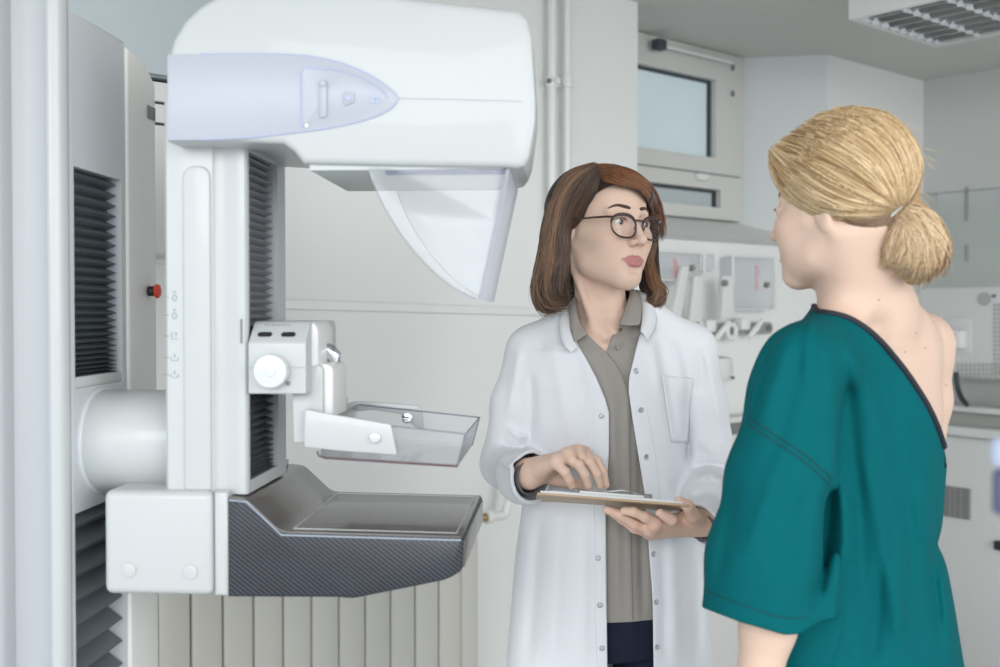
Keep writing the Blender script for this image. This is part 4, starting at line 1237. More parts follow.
def finger(pts, rads):
    return chain([wpt(*p) for p in pts], rads, k=.004)
# ================= the doctor =================
DR = np.array([.215, 2.12, 0.0])
doc = thing('person', 'woman with brown wavy hair and glasses in white coat holding a clipboard', 'person', tuple(DR))
SKD = (.80, .575, .455)
skin_d = skin_mat('doctor_skin', SKD)
DYAW = math.radians(36); RD = rotm(0.0, .035, DYAW)
HD = wpt(602, 226, 2.10)
# --- body: head, neck, chest, arms and hands in one surface ---
bd = Field()
hf = transf(head_field(), HD, RD)
bd.add(bounded(hf, HD - .16, HD + .16, .03))
nb_ = wpt(606, 334, 2.145)
nk = HD + RD @ np.array([0, .022, -.055])
bd.add(cap(nk, nb_, .044, .052), .025)
# the strap muscle and the collar bones
bd.add(cap(HD + RD @ np.array([-.062, .02, -.065]), wpt(600, 341, 2.09), .006, .006), .02)
bd.add(cap(HD + RD @ np.array([.060, .02, -.065]), wpt(610, 341, 2.07), .010, .007), .02)
YT = math.radians(12)
brow = lambda z, rx, ry, dy=0, dx=0: (z, .216 + dx, 2.150 + dy, rx, ry)
tors = stack([brow(1.405, .05, .045), brow(1.375, .105, .058), brow(1.345, .150, .078), brow(1.28, .158, .092), brow(1.20, .150, .098), brow(1.10, .130, .088), brow(.98, .150, .098), brow(.80, .165, .105)], YT)
bd.add(tors, .04)
bd.add(cap(wpt(604, 343, 2.072), wpt(575, 335, 2.10), .0065, .006), .014)
bd.add(cap(wpt(612, 343, 2.068), wpt(640, 336, 2.10), .0065, .006), .014)
core = Field(); core.add(cap(nk, nb_, .044, .052)); core.add(tors, .04); core.add(cap(wpt(604, 343, 2.072), wpt(575, 335, 2.10), .0065, .006), .014); core.add(cap(wpt(612, 343, 2.068), wpt(640, 336, 2.10), .0065, .006), .014)
bd.sub(ell(wpt(607, 336, 2.063), (.010, .012, .010)), .014)
# arms
RS, RE, RWr = wpt(533, 352, 2.14), wpt(507, 463, 2.15), wpt(529, 474, 1.985)
LS, LE, LWr = wpt(690, 350, 2.15), wpt(712, 470, 2.15), wpt(703, 521, 1.985)
for S_, E_, W_ in ((RS, RE, RWr), (LS, LE, LWr)):
    bd.add(cap(S_, E_, .034, .030), .03); bd.add(cap(E_, W_, .036, .025), .02)
# right hand, resting on the paper, little finger nearest
def hand(palm, fingers, thumb, W_, wr=.0225, sq=None):
    f = Field(); W_ = np.array(W_)
    for p in palm: f.add(cap(W_, wpt(*p), wr * .92, .0118), .014)
    for i in range(len(palm) - 1): f.add(cap(wpt(*palm[i]), wpt(*palm[i + 1]), .0108, .0108), .010)
    for pts, rr in fingers: f.add(finger(pts, rr), .005)
    f.add(finger(*thumb), .010)
    pts = np.array([wpt(*p) for pp, _ in fingers for p in pp] + [wpt(*p) for p in thumb[0]] + [W_])
    return bounded(f, pts.min(0) - .02, pts.max(0) + .02, .02)
rh = hand([(557, 461, 1.925), (568, 455, 1.945), (577, 452, 1.965), (584, 453, 1.985)],
          [([(556, 464, 1.925), (565, 472, 1.915), (569, 480, 1.920), (572, 487, 1.925)], [.0092, .0084, .0078, .0066]),
           ([(566, 458, 1.945), (579, 465, 1.930), (585, 475, 1.930), (588, 486, 1.935)], [.0098, .0088, .0080, .0068]),
           ([(576, 455, 1.965), (590, 462, 1.945), (597, 474, 1.945), (600, 486, 1.950)], [.0098, .0088, .0080, .0068]),
           ([(583, 456, 1.985), (597, 461, 1.965), (603, 472, 1.960), (606, 485, 1.962)], [.0096, .0086, .0078, .0066])],
          ([(540, 474, 1.985), (556, 480, 1.995), (572, 484, 1.995), (583, 486, 1.99)], [.014, .0115, .0098, .0080]), RWr)
bd.add(rh, .010)
# left hand, palm up under the board, thumb over its end
lh = hand([(654, 524, 1.905), (650, 529, 1.925), (651, 532, 1.948), (656, 532, 1.970)],
          [([(656, 523, 1.902), (645, 517, 1.893), (634, 512, 1.890), (624, 511, 1.890)], [.0100, .0088, .0082, .0070]),
           ([(650, 530, 1.925), (634, 524, 1.912), (620, 515, 1.905), (607, 510, 1.902)], [.0102, .0090, .0082, .0070]),
           ([(650, 533, 1.948), (634, 528, 1.935), (622, 519, 1.930), (612, 513, 1.930)], [.0098, .0088, .0080, .0068]),
           ([(656, 533, 1.970), (642, 529, 1.960), (632, 522, 1.955), (624, 516, 1.952)], [.0090, .0080, .0074, .0062])],
          ([(697, 521, 1.960), (692, 515, 1.915), (688, 506, 1.890), (679, 500.5, 1.888)], [.0150, .0130, .0100, .0080]), LWr)
bd.add(lh, .010)
bd.add(bounded(cap(wpt(672, 520, 1.885), wpt(660, 513, 1.878), .0105, .0075), wpt(660, 513, 1.878) - .04, wpt(672, 520, 1.885) + .04), .006)
lo = np.array([-.12, 1.83, .80]); hi = np.array([.62, 2.32, 1.74])
me = nets_mesh('body', bd, lo, hi, .0019)
V = verts_of(me); cb = skin_colour((V - HD) @ RD, SKD, (.56, .24, .24), .40)
hm = np.exp(-((V[:, 2] - 1.04) / .05) ** 2) * (V[:, 1] < 1.96); cb = cb * (1 - .10 * hm[:, None] * np.array([0, .8, 1]))
add_attr(me, 'Col', np.concatenate([cb, np.ones((len(V), 1))], 1))
body_d = obj('body', move_mesh(me, -DR), skin_d, doc, auto=None)
m_eye = attr_mat(mat('eye_gloss', (1, 1, 1), .08, coat=1))
gz = Vector((.22, -1, -.03))
eye_parts(doc, HD - DR, RD, (.10, .055, .03), gz, m_eye)
m_hairbrown = mat('brow_brown', (.085, .052, .042), .7)
def hl(p): return tuple(HD + RD @ np.array(p) - DR)      # head frame -> doctor frame
def brows(parent, fn, m, field_l, z0=.0):
    for s in (-1, 1):
        pts = cubic([(s * .012, .0258), (s * .024, .0285), (s * .037, .0300), (s * .051, .0235)], 12)
        P = []
        for x, z in pts:
            y = -.12
            for _ in range(60):
                d = field_l(np.array([[x, y, z + z0]]))[0]
                if d < 3e-4: break
                y += max(d * .6, 2e-4)
            P.append(fn((x, y + .0002, z + z0)))
        rr = [.0020, .0030, .0034, .0034, .0032, .0030, .0028, .0026, .0022, .0018, .0014, .0006]
        obj('eyebrow', tube(P, rr, 8), m, parent)
        # upper lashes
        L = [fn((s * x, y, z)) for x, y, z in ((.0185, -.0895, .0030), (.025, -.0925, .0056), (.0325, -.0925, .0066), (.040, -.089, .0055), (.0465, -.0835, .0022))]
        obj('eyelash', tube(L, [.0006, .0011, .0012, .0012, .0007], 6), m, parent)
hfl = head_field()
brows(doc, hl, m_hairbrown, hfl)
# --- glasses ---
m_tort = mat('tortoise_frame', (.045, .022, .020), .3, coat=.25, noise=.6, nscale=120)
m_lens = clear('lens', (.96, .97, .975), .02, .02, .3)
gl = obj('glasses', tube([hl((s, -.1045, .003)) for s in (-.0095, -.004, .004, .0095)], [.0018, .0016, .0016, .0018], 10), m_tort, doc)
for s in (-1, 1):
    ring = []
    for t in np.linspace(0, 2 * PI, 41):
        cx, cz = math.cos(t), math.sin(t)
        x = .0335 + .0252 * math.copysign(abs(cx) ** .85, cx); z = -.0075 + (.0225 if cz < 0 else .0195) * math.copysign(abs(cz) ** .85, cz) + .0015 * cx
        y = -.1030 + 1.6 * (x - .012) ** 2 * 3 + .06 * (z + .0065)
        ring.append(hl((s * x, y, z)))
    obj('rim', tube(ring, [.0019 + .0012 * max(0, math.sin(t)) for t in np.linspace(0, 2 * PI, 41)], 8, cap=False), m_tort, gl)
    b_ = bmesh.new(); vs = [b_.verts.new(p) for p in ring[:-1]]; b_.faces.new(vs); bmesh.ops.triangulate(b_, faces=b_.faces)
    obj('lens', b_, m_lens, gl)
    tp_ = [hl((s * x, y, z)) for x, y, z in ((.0585, -.0965, .006), (.066, -.088, .0062), (.0735, -.060, .006), (.0790, -.02, .005), (.0800, .010, .003), (.078, .028, -.010))]
    obj('temple_arm', tube(tp_, [.0020, .0022, .0020, .0018, .0017, .0014], 8), m_tort, gl)
    obj('nose_pad', tube([hl((s * .0105, -.1055, -.008)), hl((s * .013, -.1025, -.014))], .0012, 6), m_tort, gl)
# --- hair volume, then the hairs lying on it ---
hv = Field()
hs_ = Field()
hs_.add(ell((0, .026, .042), (.087, .098, .079)))
hs_.add(ell((0, -.034, .058), (.074, .068, .050)), .02)
hs_.sub(ell((.004, -.125, -.045), (.062, .070, .095)), .010)
hv.add(bounded(transf(hs_, HD, RD), HD - .17, HD + .17, .03))
hv.add(chain([wpt(566, 200, 2.09), wpt(556, 235, 2.075), wpt(554, 268, 2.07), wpt(556, 293, 2.065)], [.030, .026, .030, .022]), .025)
hv.add(chain([wpt(549, 292, 2.075), wpt(563, 300, 2.05)], [.016, .014]), .015)
hv.add(chain([wpt(572, 215, 2.15), wpt(570, 260, 2.17), wpt(572, 290, 2.17)], [.045, .042, .030]), .03)
hv.add(chain([wpt(612, 200, 2.20), wpt(615, 250, 2.20), wpt(615, 290, 2.20)], [.060, .055, .036]), .03)
hv.add(chain([wpt(648, 205, 2.165), wpt(648, 250, 2.165), wpt(650, 285, 2.15)], [.024, .020, .022]), .02)
hv.add(chain([wpt(651, 276, 2.14), wpt(655, 292, 2.125), wpt(651, 300, 2.115)], [.014, .015, .010]), .012)
HPOLY = [(590, 203), (597, 193), (605, 188), (614, 184.5), (627, 187), (639, 190), (647, 200), (652, 215), (652, 240), (649, 262), (644, 280), (636, 300), (600, 312), (579, 302), (577, 284), (581, 262), (578, 238), (582, 223), (587, 213)]
hv.sub(front_of(poly_px(HPOLY), 2.125), .004)
me = nets_mesh('hair', hv, HD - np.array([.17, .16, .20]), HD + np.array([.19, .22, .16]), .0030)
V = verts_of(me); n = len(V); base = np.tile([.035, .020, .015], (n, 1))
add_attr(me, 'Col', np.concatenate([base, np.ones((n, 1))], 1))
m_hd = hair_mat('brown_hair', .45); m_hdb = hair_mat('brown_hair_mass', .85, .1)
hair_d = obj('hair', move_mesh(me, -DR), m_hdb, doc, auto=None)
GL = [[(595, 164), (568, 173), (550, 202), (541, 235), (538, 262), (533, 290), (538, 309), (553, 313)],
      [(596, 165), (571, 177), (555, 206), (547, 240), (543, 266), (539, 290), (548, 309), (565, 308)],
      [(597, 166), (577, 180), (562, 206), (555, 238), (554, 262), (546, 283), (552, 302), (570, 304)],
      [(598, 167), (584, 181), (571, 204), (564, 230), (564, 252), (560, 273), (560, 294), (575, 292)],
      [(600, 168), (593, 180), (583, 200), (574, 218), (573, 238), (575, 258), (570, 277), (577, 286)],
      [(601, 170), (597, 184), (590, 199), (582, 215), (577, 233), (580, 258), (576, 276), (578, 288)]]
GR = [[(594, 165), (612, 165), (632, 171), (648, 183), (658, 199), (664, 220), (664, 238)],
      [(595, 166), (612, 169), (630, 175), (645, 186), (655, 202), (660, 222), (660, 243)],
      [(598, 167), (610, 172), (626, 179), (640, 186), (650, 199), (656, 215), (657, 232)],
      [(601, 169), (610, 176), (624, 183), (638, 188), (648, 199), (653, 214), (655, 228)],
      [(600, 171), (604, 181), (616, 186), (630, 190), (642, 195), (650, 207), (653, 220)]]
GB = [[(656, 238), (652, 262), (657, 278), (664, 292), (660, 303), (650, 308)],
      [(652, 248), (647, 266), (651, 282), (657, 294), (653, 303), (646, 300)]]
HYY0 = 1.8
allm = [strand_mesh(hv, GL, 1500, .00085, ((.022, .012, .009), (.19, .098, .05)), 20, (.0, .005), 2.0, HYY0, 2.0, 11, DR, 2.35),
        strand_mesh(hv, GL[:3], 260, .0009, ((.15, .078, .040), (.36, .20, .105)), 20, (.002, .007), 2.2, HYY0, 2.2, 12, DR, 2.35),
        strand_mesh(hv, GR, 900, .0008, ((.06, .022, .012), (.36, .14, .045)), 18, (.0, .005), 1.3, HYY0, .6, 13, DR, 2.35),
        strand_mesh(hv, GB, 420, .0009, ((.07, .032, .016), (.30, .15, .065)), 16, (.0, .006), 2.0, HYY0, 1.2, 14, DR, 2.35)]
bmh = bmesh.new()
for k in allm: bmh.from_mesh(k)
mh = bpy.data.meshes.new('hair_strands'); bmh.to_mesh(mh); bmh.free()
obj('hair_strands', mh, m_hd, hair_d, auto=None)
# --- blouse ---
m_blouse = cloth_mat('greige_blouse', (.36, .335, .305), .8)
bl = Field()
bl.add(stack([brow(1.41, .055, .05), brow(1.378, .118, .066), brow(1.345, .157, .088), brow(1.28, .160, .103), brow(1.20, .152, .108), brow(1.08, .148, .110), brow(.96, .158, .112), brow(.83, .166, .116)], YT))
bl.add(cap(nb_ + [0, 0, .0], nb_ + [0, 0, .045], .060, .056), .02)
bl.add(lambda p: core(p) - .0065, .006)
fl = ridges([([(612, 400), (616, 500), (618, 620)], 5, .004), ([(640, 420), (641, 520), (643, 625)], 4, -.005), ([(600, 360), (612, 400), (614, 470)], 6, .003), ([(612, 356), (622, 374), (627, 400), (627, 450), (630, 625)], 3.0, .0045)])
bl.warp(lambda p, d: d - fl(p))
bls = Field(); bls.add(bl)
bls.sub(front_of(poly_px([(572, 270), (576, 300), (579, 320), (588, 335), (597, 344), (606, 352), (611, 338), (619, 324), (626, 303), (632, 270)]), 2.16), .001)
bls.sub(lambda p: 1.402 + .35 * (p[..., 1] - 2.10) - p[..., 2], .001)
bls.isect(lambda p: .842 - p[..., 2], .001)
bls2 = Field(); bls2.add(bls); 
me = nets_mesh('blouse', bls2, (-.0, 1.98, .82), (.44, 2.3, 1.47), .0023)
blo = obj('blouse', move_mesh(me, -DR), m_blouse, doc, auto=None)
surf_line('placket_edge', bl, [(607, 353), (616, 364), (623, 378), (629, 400), (630, 450), (631, 540), (633, 620)], .0009, mat('placket_shadow_cord', (.24, .22, .20), .8), blo, DR, .0004, 50, 1.8)
def ribbon(name, rows, mt, parent, th, n=24, ROOT=DR, close=False):
    """a strip of cloth: rows of (px,py,Y) running the same way"""
    R_ = [cubic([wpt(*p) for p in r], n) - ROOT for r in rows]
    X = np.array(R_); k = len(rows); idx = np.arange(k * n).reshape(k, n)
    Q = np.stack([idx[:-1, :-1], idx[1:, :-1], idx[1:, 1:], idx[:-1, 1:]], -1).reshape(-1, 4)
    me = bpy.data.meshes.new(name); me.from_pydata(X.reshape(-1, 3).tolist(), [], Q.tolist()); me.update()
    o = obj(name, me, mt, parent, auto=None)
    s = o.modifiers.new('s', 'SOLIDIFY'); s.thickness = th; s.offset = 0
    sb = o.modifiers.new('b', 'SUBSURF'); sb.levels = 1; sb.render_levels = 1
    return o
# blouse collar: two halves running from the neck back to the points
ribbon('blouse_collar', [[(600, 291, 2.205), (585, 293, 2.17), (577, 299, 2.125), (577.5, 311, 2.09), (580, 322, 2.07), (588, 334, 2.052)],
                         [(600, 288, 2.210), (583, 290, 2.175), (574, 296, 2.122), (574, 312, 2.082), (576, 326, 2.062), (584, 336, 2.046)],
                         [(600, 297, 2.218), (579, 299, 2.180), (570, 304, 2.120), (570, 319, 2.078), (572, 333, 2.055), (574, 343, 2.044)]], m_blouse, blo, .0022)
ribbon('blouse_collar', [[(600, 291, 2.205), (618, 289, 2.175), (629, 291, 2.13), (627, 302, 2.09), (623, 313, 2.068), (618.5, 324, 2.05)],
                         [(600, 288, 2.210), (620, 285, 2.18), (634, 288, 2.13), (634, 301, 2.085), (631, 314, 2.062), (627, 326, 2.044)],
                         [(600, 297, 2.218), (624, 292, 2.19), (640, 296, 2.13), (642, 308, 2.085), (642, 317, 2.062), (640.5, 325, 2.046)]], m_blouse, blo, .0022)
m_btn = mat('button_grey', (.42, .36, .33), .35)
for px, py, mt in ((620, 330.5, m_brass), (617.5, 347, m_btn)):
    X, ok = hit(bl, px, py, 1.8); N = grad(bl, X)[0]; c = X[0] - DR
    obj('blouse_button', cyl(c, c + N * .0045, .0046 if mt is m_btn else .0032, 18, .001), mt, blo)
# --- coat ---
m_coat = cloth_mat('white_coat', (.81, .83, .86), .85, 1200, .15, .01)
ct_ = Field()
cr_ = lambda z, rx, ry, dx=0, dy=0: (z, .216 + dx, 2.150 + dy, rx, ry)
ct_.add(stack([cr_(1.405, .075, .066), cr_(1.385, .112, .080), cr_(1.355, .150, .098), cr_(1.30, .164, .116), cr_(1.23, .160, .122), cr_(1.14, .160, .124), cr_(1.06, .172, .128), cr_(.95, .188, .134), cr_(.75, .205, .142), cr_(.56, .215, .15)], YT))
ct_.add(cap(wpt(572, 324, 2.13), RS + [0, .0, .0], .040, .047), .04)
ct_.add(cap(wpt(650, 322, 2.14), LS + [0, .0, .0], .040, .047), .04)
slv_r = Field(); slv_r.add(chain([RS, wpt(517, 405, 2.145), RE, wpt(524, 476, 2.02), wpt(538, 478, 1.955)], [.051, .049, .049, .048, .049], k=.02))
slv_l = Field(); slv_l.add(chain([LS, wpt(701, 405, 2.15), LE, wpt(708, 505, 2.05), wpt(696, 532, 1.955)], [.050, .048, .051, .049, .047], k=.02))
ct_.add(lambda p: core(p) - .0165, .006)
ct_.add(slv_r, .02); ct_.add(slv_l, .02)
cf = ridges([
    ([(531, 372), (533, 400), (530, 440)], 5, -.003), ([(688, 392), (689, 430), (687, 470)], 5, -.008),
    ([(500, 440), (512, 448), (528, 447)], 4, -.006), ([(496, 458), (508, 466), (521, 462)], 3.5, .005), ([(505, 425), (517, 436), (530, 437)], 4, .005),
    ([(692, 470), (706, 464), (722, 466), (731, 474)], 4, -.008), ([(695, 478), (710, 474), (726, 482)], 4, .006), ([(700, 440), (712, 450), (726, 452)], 5, .005),
    ([(690, 500), (706, 492), (722, 494)], 5, -.005),
    ([(548, 330), (560, 380), (570, 440)], 8, .004), ([(575, 350), (585, 400), (590, 470)], 6, -.004), ([(560, 500), (556, 580), (552, 667)], 9, .005), ([(540, 510), (534, 590), (528, 667)], 7, -.005),
    ([(585, 520), (584, 600), (583, 667)], 6, .003), ([(660, 340), (664, 370), (676, 440)], 6, -.004), ([(650, 335), (655, 360), (661, 400)], 5, .005), ([(672, 340), (680, 365), (684, 400)], 5, .005),
    ([(668, 470), (674, 560), (676, 667)], 7, .005), ([(690, 500), (696, 580), (698, 667)], 7, -.006), ([(662, 545), (664, 600), (664, 667)], 5, -.004),
    ([(520, 345), (514, 380), (508, 420)], 5, .004), ([(707, 350), (714, 390), (722, 430)], 5, .004), ([(700, 348), (702, 372), (699, 396)], 4, -.004)])
ct_.warp(lambda p, d: d - 1.4 * cf(p))
coat_outer = ct_
cs = Field(); cs.add(shell(ct_, .0078))
cs.sub(front_of(poly_px([(571, 280), (573, 330), (578, 345), (587, 360), (596, 377), (605, 398), (609, 412), (609, 450), (606, 500), (606.5, 600), (609, 760), (655, 760), (652.5, 600), (649.5, 560), (645.5, 500), (639, 460), (632.5, 420), (628.5, 392), (629, 378), (635, 352), (641, 330), (648, 300), (650, 280)]), 2.13), .001)
cs.sub(lambda p: 1.386 + .30 * (p[..., 1] - 2.10) - p[..., 2] + np.maximum(0, np.abs(p[..., 0] - .208) - .075) * 3, .001)
cs.isect(lambda p: .60 - p[..., 2], .001)
torso_only = stack([cr_(1.405, .075, .066), cr_(1.30, .164, .116), cr_(1.23, .160, .122), cr_(1.14, .160, .124), cr_(1.06, .172, .128), cr_(.95, .188, .134), cr_(.75, .205, .142), cr_(.56, .215, .15)], YT)
def cuff_cut(c, n, sl): 
    hb_ = halfball(c, n, .16)
    return lambda p: np.maximum(np.maximum(hb_(p), sl(p) - .022), .012 - torso_only(p))
cs.sub(cuff_cut(wpt(530, 479, 1.985), (.72, -.60, .12), slv_r), .001)
cs.sub(cuff_cut(wpt(697, 530, 1.985), (-.62, -.62, -.32), slv_l), .001)
lo = np.array([-.14, 1.88, .58]); hi = np.array([.66, 2.36, 1.47])
me = nets_mesh('coat', cs, lo, hi, .0024)
coat = obj('lab_coat', move_mesh(me, -DR), m_coat, doc, auto=None)
# blouse sleeves showing inside the cuffs
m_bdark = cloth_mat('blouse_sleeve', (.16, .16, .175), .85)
for E_, a_, b_, n_ in ((RE, wpt(531, 478, 1.972), wpt(530, 478, 1.975), (.72, -.6, .12)), (LE, wpt(699, 527, 1.975), wpt(699, 527, 1.978), (-.62, -.62, -.32))):
    sl_f = Field(); sl_f.add(shell(cap(E_, a_, .034, .0315), .003)); sl_f.sub(halfball(b_, n_, .1), .001)
    me = nets_mesh('sleeve', sl_f, np.minimum(E_, a_) - .05, np.maximum(E_, a_) + .05, .0026)
    obj('blouse_sleeve', move_mesh(me, -DR), m_bdark, blo, auto=None)
# coat collar
ribbon('coat_collar', [[(602, 296, 2.226), (580, 299, 2.20), (571, 306, 2.13), (571, 322, 2.085), (573, 336, 2.055), (578, 347, 2.040)],
                       [(602, 291, 2.232), (577, 293, 2.20), (563, 302, 2.13), (561, 320, 2.080), (565, 338, 2.050), (574, 350, 2.034)],
                       [(602, 302, 2.245), (573, 304, 2.21), (560, 312, 2.13), (559, 328, 2.080), (563, 344, 2.046), (571, 353, 2.032)]], m_coat, coat, .003)
ribbon('coat_collar', [[(602, 296, 2.226), (622, 294, 2.20), (638, 296, 2.14), (641, 308, 2.10), (641, 320, 2.070), (640, 332, 2.045)],
                       [(602, 291, 2.232), (626, 287, 2.20), (646, 290, 2.14), (650, 303, 2.10), (650, 318, 2.068), (645, 334, 2.042)],
                       [(602, 302, 2.245), (630, 297, 2.21), (653, 303, 2.14), (657, 316, 2.10), (655, 330, 2.068), (647, 342, 2.045)]], m_coat, coat, .003)
patch('chest_pocket', coat_outer, [(661, 375), (693, 378), (687.5, 443), (671, 442)], 12, 16, .0018, .0016, m_coat, coat, DR, 1.8)
# front facings: the doubled strip along each edge
surf_line('facing_stitch', coat_outer, [(594, 412), (594, 500), (595, 600), (597, 690)], .0006, m_coat, coat, DR, .0004, 40, 1.8)
surf_line('facing_stitch', coat_outer, [(645, 400), (656, 460), (661, 520), (665, 600), (667, 690)], .0006, m_coat, coat, DR, .0004, 40, 1.8)
m_snap = mat('snap_metal', (.55, .56, .58), .3, metal=.7)
def snap(px, py, r=.0042):
    X, ok = hit(coat_outer, px, py, 1.8)
    N = Vector(grad(coat_outer, X)[0]); c = Vector(X[0] - DR); t1 = N.orthogonal().normalized(); t2 = N.cross(t1)
    ring = [c + N * .001 + (t1 * math.cos(a) + t2 * math.sin(a)) * r for a in np.linspace(0, 2 * PI, 17)]
    s = obj('snap_button', tube(ring, .0011, 6, cap=False), m_snap, coat)
    obj('snap_center', cyl(c, c + N * .0016, .0018, 10), m_snap, s)
for a in ((601.5, 416), (600, 462), (598, 558), (600, 605), (602, 648), (636, 371), (641, 410), (646.5, 457), (653.5, 554), (656, 602), (657, 647)): snap(*a)
# --- trousers and shoes ---
m_jean = cloth_mat('navy_denim', (.018, .024, .045), .85, 700, .4, .25)
tr_ = Field(); tr_.add(stack([brow(.93, .150, .100), brow(.84, .160, .106), brow(.76, .165, .105)], YT))
for s in (-1, 1):
    hx = .216 + s * .085
    tr_.add(chain([(hx, 2.15 + s * .015, .80), (hx, 2.14, .48), (hx + s * .005, 2.16, .09)], [.083, .062, .05], k=.02), .02)
me = nets_mesh('jeans', tr_, (0, 2.0, .05), (.43, 2.3, .96), .005)
obj('jeans', move_mesh(me, -DR), m_jean, doc, auto=None)
m_shoe = mat('white_shoe', (.6, .6, .6), .5)
for s in (-1, 1):
    hx = .216 + s * .09
    f_ = Field(); f_.add(cap((hx, 2.17, .045), (hx + s * .02, 2.02, .032), .040, .033, ((0, 0, 1), .9))); f_.add(cap((hx, 2.17, .05), (hx, 2.17, .10), .038, .04), .02); f_.isect(lambda p: -p[..., 2], .004)
    me = nets_mesh('shoe', f_, (hx - .08, 1.95, -.01), (hx + .09, 2.25, .16), .004)
    obj('shoe', move_mesh(me, -DR), m_shoe, doc, auto=None)
# ================= clipboard =================
m_brd = mat('brown_hardboard', (.52, .41, .30), .55, noise=.15, nscale=90)
m_brde = mat('board_edge', (.55, .38, .22), .6)
m_paper = mat('white_paper', (.78, .78, .78), .8)
cA, cB = W(537, 492.5, 1.872), W(690, 504.5, 1.862)
ex = (cB - cA).normalized(); dn_ = Vector((0.03, 1, -.235)); ey = (dn_ - ex * dn_.dot(ex)).normalized(); ez = ex.cross(ey)
CL_ = (cB - cA).length; CWd = .20
clip = bpy.data.objects.new('clipboard', None); C.objects.link(clip)
clip.matrix_world = Matrix(((ex.x, ey.x, ez.x, cA.x), (ex.y, ey.y, ez.y, cA.y), (ex.z, ey.z, ez.z, cA.z), (0, 0, 0, 1)))
tag(clip, 'brown hardboard clipboard with white papers held by the doctor', 'clipboard')
def cbx(name, lo, hi, m, par=clip, bev=0): return obj(name, box(lo, hi, bev), m, par)
cbx('board', (0, 0, -.0032), (CL_, CWd, 0), m_brd, bev=.0008)
cbx('board_edge', (.001, -.0006, -.0030), (CL_ - .001, .0, -.0003), m_brde)
cbx('paper_stack', (.006, .002, .0004), (CL_ - .012, CWd - .01, .0038), m_paper)
cbx('paper_sheet', (.02, .003, .0040), (CL_ - .03, CWd - .014, .0050), m_paper)
xm = CL_ * .49
cbx('clip_bar', (xm - .062, .006, .0052), (xm + .062, .030, .0095), m_white, bev=.0015)
for s in (-1, 1): cbx('clip_end', (xm + s * .062 - .007, .004, .0045), (xm + s * .062 + .007, .024, .0125), m_greyd, bev=.0015)
wr_ = [(xm - .045, .018, .010), (xm - .02, .012, .0105), (xm + .0, .006, .0125), (xm + .018, .004, .0155), (xm + .034, .008, .0125), (xm + .05, .018, .010)]
obj('clip_wire', tube(smooth_outline(wr_, False, 5), .0016, 8), m_chrome, clip)
# ================= the patient =================
PR = np.array([.52, 1.60, 0.0])
pat = thing('person', 'woman with blond ponytail seen from behind in teal one-shoulder gown', 'person', tuple(PR))
SKP = (.66, .475, .375)
skin_p = skin_mat('patient_skin', SKP)
HSC = .90
RP = rotm(math.radians(2), 0, 0); RP = np.array(Matrix.Rotation(math.radians(-135), 3, 'Z')) @ RP
HP = wpt(838, 209, 1.56)
RPS = RP * HSC
def transf_s(fn, o, R, k):
    return lambda p: fn(((p - o) @ R) / k) * k
bp = Field()
hfp = head_field()
bp.add(bounded(transf_s(hfp, HP, RP, HSC), HP - .16, HP + .16, .03))
# neck and back
nk = HP + RPS @ np.array([0, .020, -.050]); nb2 = wpt(868, 312, 1.60)
bp.add(cap(nk, nb2, .046, .056), .03)
bp.add(cap(HP + RPS @ np.array([.045, .035, -.045]), wpt(850, 315, 1.56), .018, .020), .03)
bp.add(cap(HP + RPS @ np.array([0, .062, -.03]), wpt(880, 315, 1.585), .030, .034), .04)
PT = math.radians(38)                                   # shoulder line, left shoulder nearer the camera
ca_, sa_ = math.cos(PT), math.sin(PT)
def pr(z, rx, ry, cx=.535, cy=1.62): return (z, cx, cy, rx, ry)
ptors = stack([pr(1.43, .055, .05), pr(1.405, .085, .058), pr(1.375, .135, .072), pr(1.34, .158, .082), pr(1.27, .155, .092), pr(1.18, .140, .092), pr(1.08, .120, .085, .53), pr(.98, .145, .098, .53), pr(.88, .168, .112, .53), pr(.80, .165, .11, .53)], PT)
bp.add(ptors, .035)
SL, SR = wpt(800, 367, 1.475), wpt(923, 343, 1.705)
bp.add(cap(nb2, SL, .045, .040), .04); bp.add(cap(nb2, SR, .045, .042), .04)
# shoulder blades and spine hollow
bp.add(ell(wpt(915, 352, 1.625), (.030, .018, .050), rotm(0, 0, PT)), .03)
bp.sub(chain([wpt(880, 330, 1.520), wpt(893, 400, 1.515), wpt(897, 470, 1.51)], [.010, .011, .010]), .03)
# arms
EL, WL = wpt(777, 560, 1.465), wpt(749, 735, 1.44)
bp.add(chain([SL, wpt(790, 450, 1.465), EL, wpt(768, 625, 1.455), WL], [.040, .037, .033, .0345, .024], k=.02), .02)
bp.add(chain([SR, wpt(925, 400, 1.72), wpt(919, 490, 1.73), wpt(890, 510, 1.80), wpt(850, 520, 1.86)], [.042, .037, .031, .029, .024], k=.02), .02)
def rel_hand(W_, d, side, s=1.0):
    """relaxed hanging hand: palm, four bent fingers, thumb"""
    W_ = np.array(W_); f = Field(); side = np.array(side, float); side /= np.linalg.norm(side); d = np.array(d, float); d /= np.linalg.norm(d)
    curl = np.cross(side, d)
    K = []
    for i, (o_, L) in enumerate(((-.030, .082), (-.010, .088), (.010, .086), (.028, .078))):
        k = W_ + d * L + side * o_; K.append(k); f.add(cap(W_ + d * .01, k, .019, .0105), .012)
        l = (.040, .045, .043, .034)[i]
        a = k + d * l * .95 + curl * .010; b = a + d * l * .55 + curl * .014; c = b + d * l * .40 + curl * .014
        f.add(chain([k, a, b, c], [.0098, .0086, .0078, .0066], k=.003), .004)
    t0 = W_ + d * .022 - side * .018; t1 = t0 + d * .035 - side * .026 + curl * .006; t2 = t1 + d * .030 - side * .006 + curl * .006
    f.add(chain([t0, t1, t2], [.0135, .0110, .0085], k=.004), .01)
    return bounded(f, W_ - .22, W_ + .22, .02)
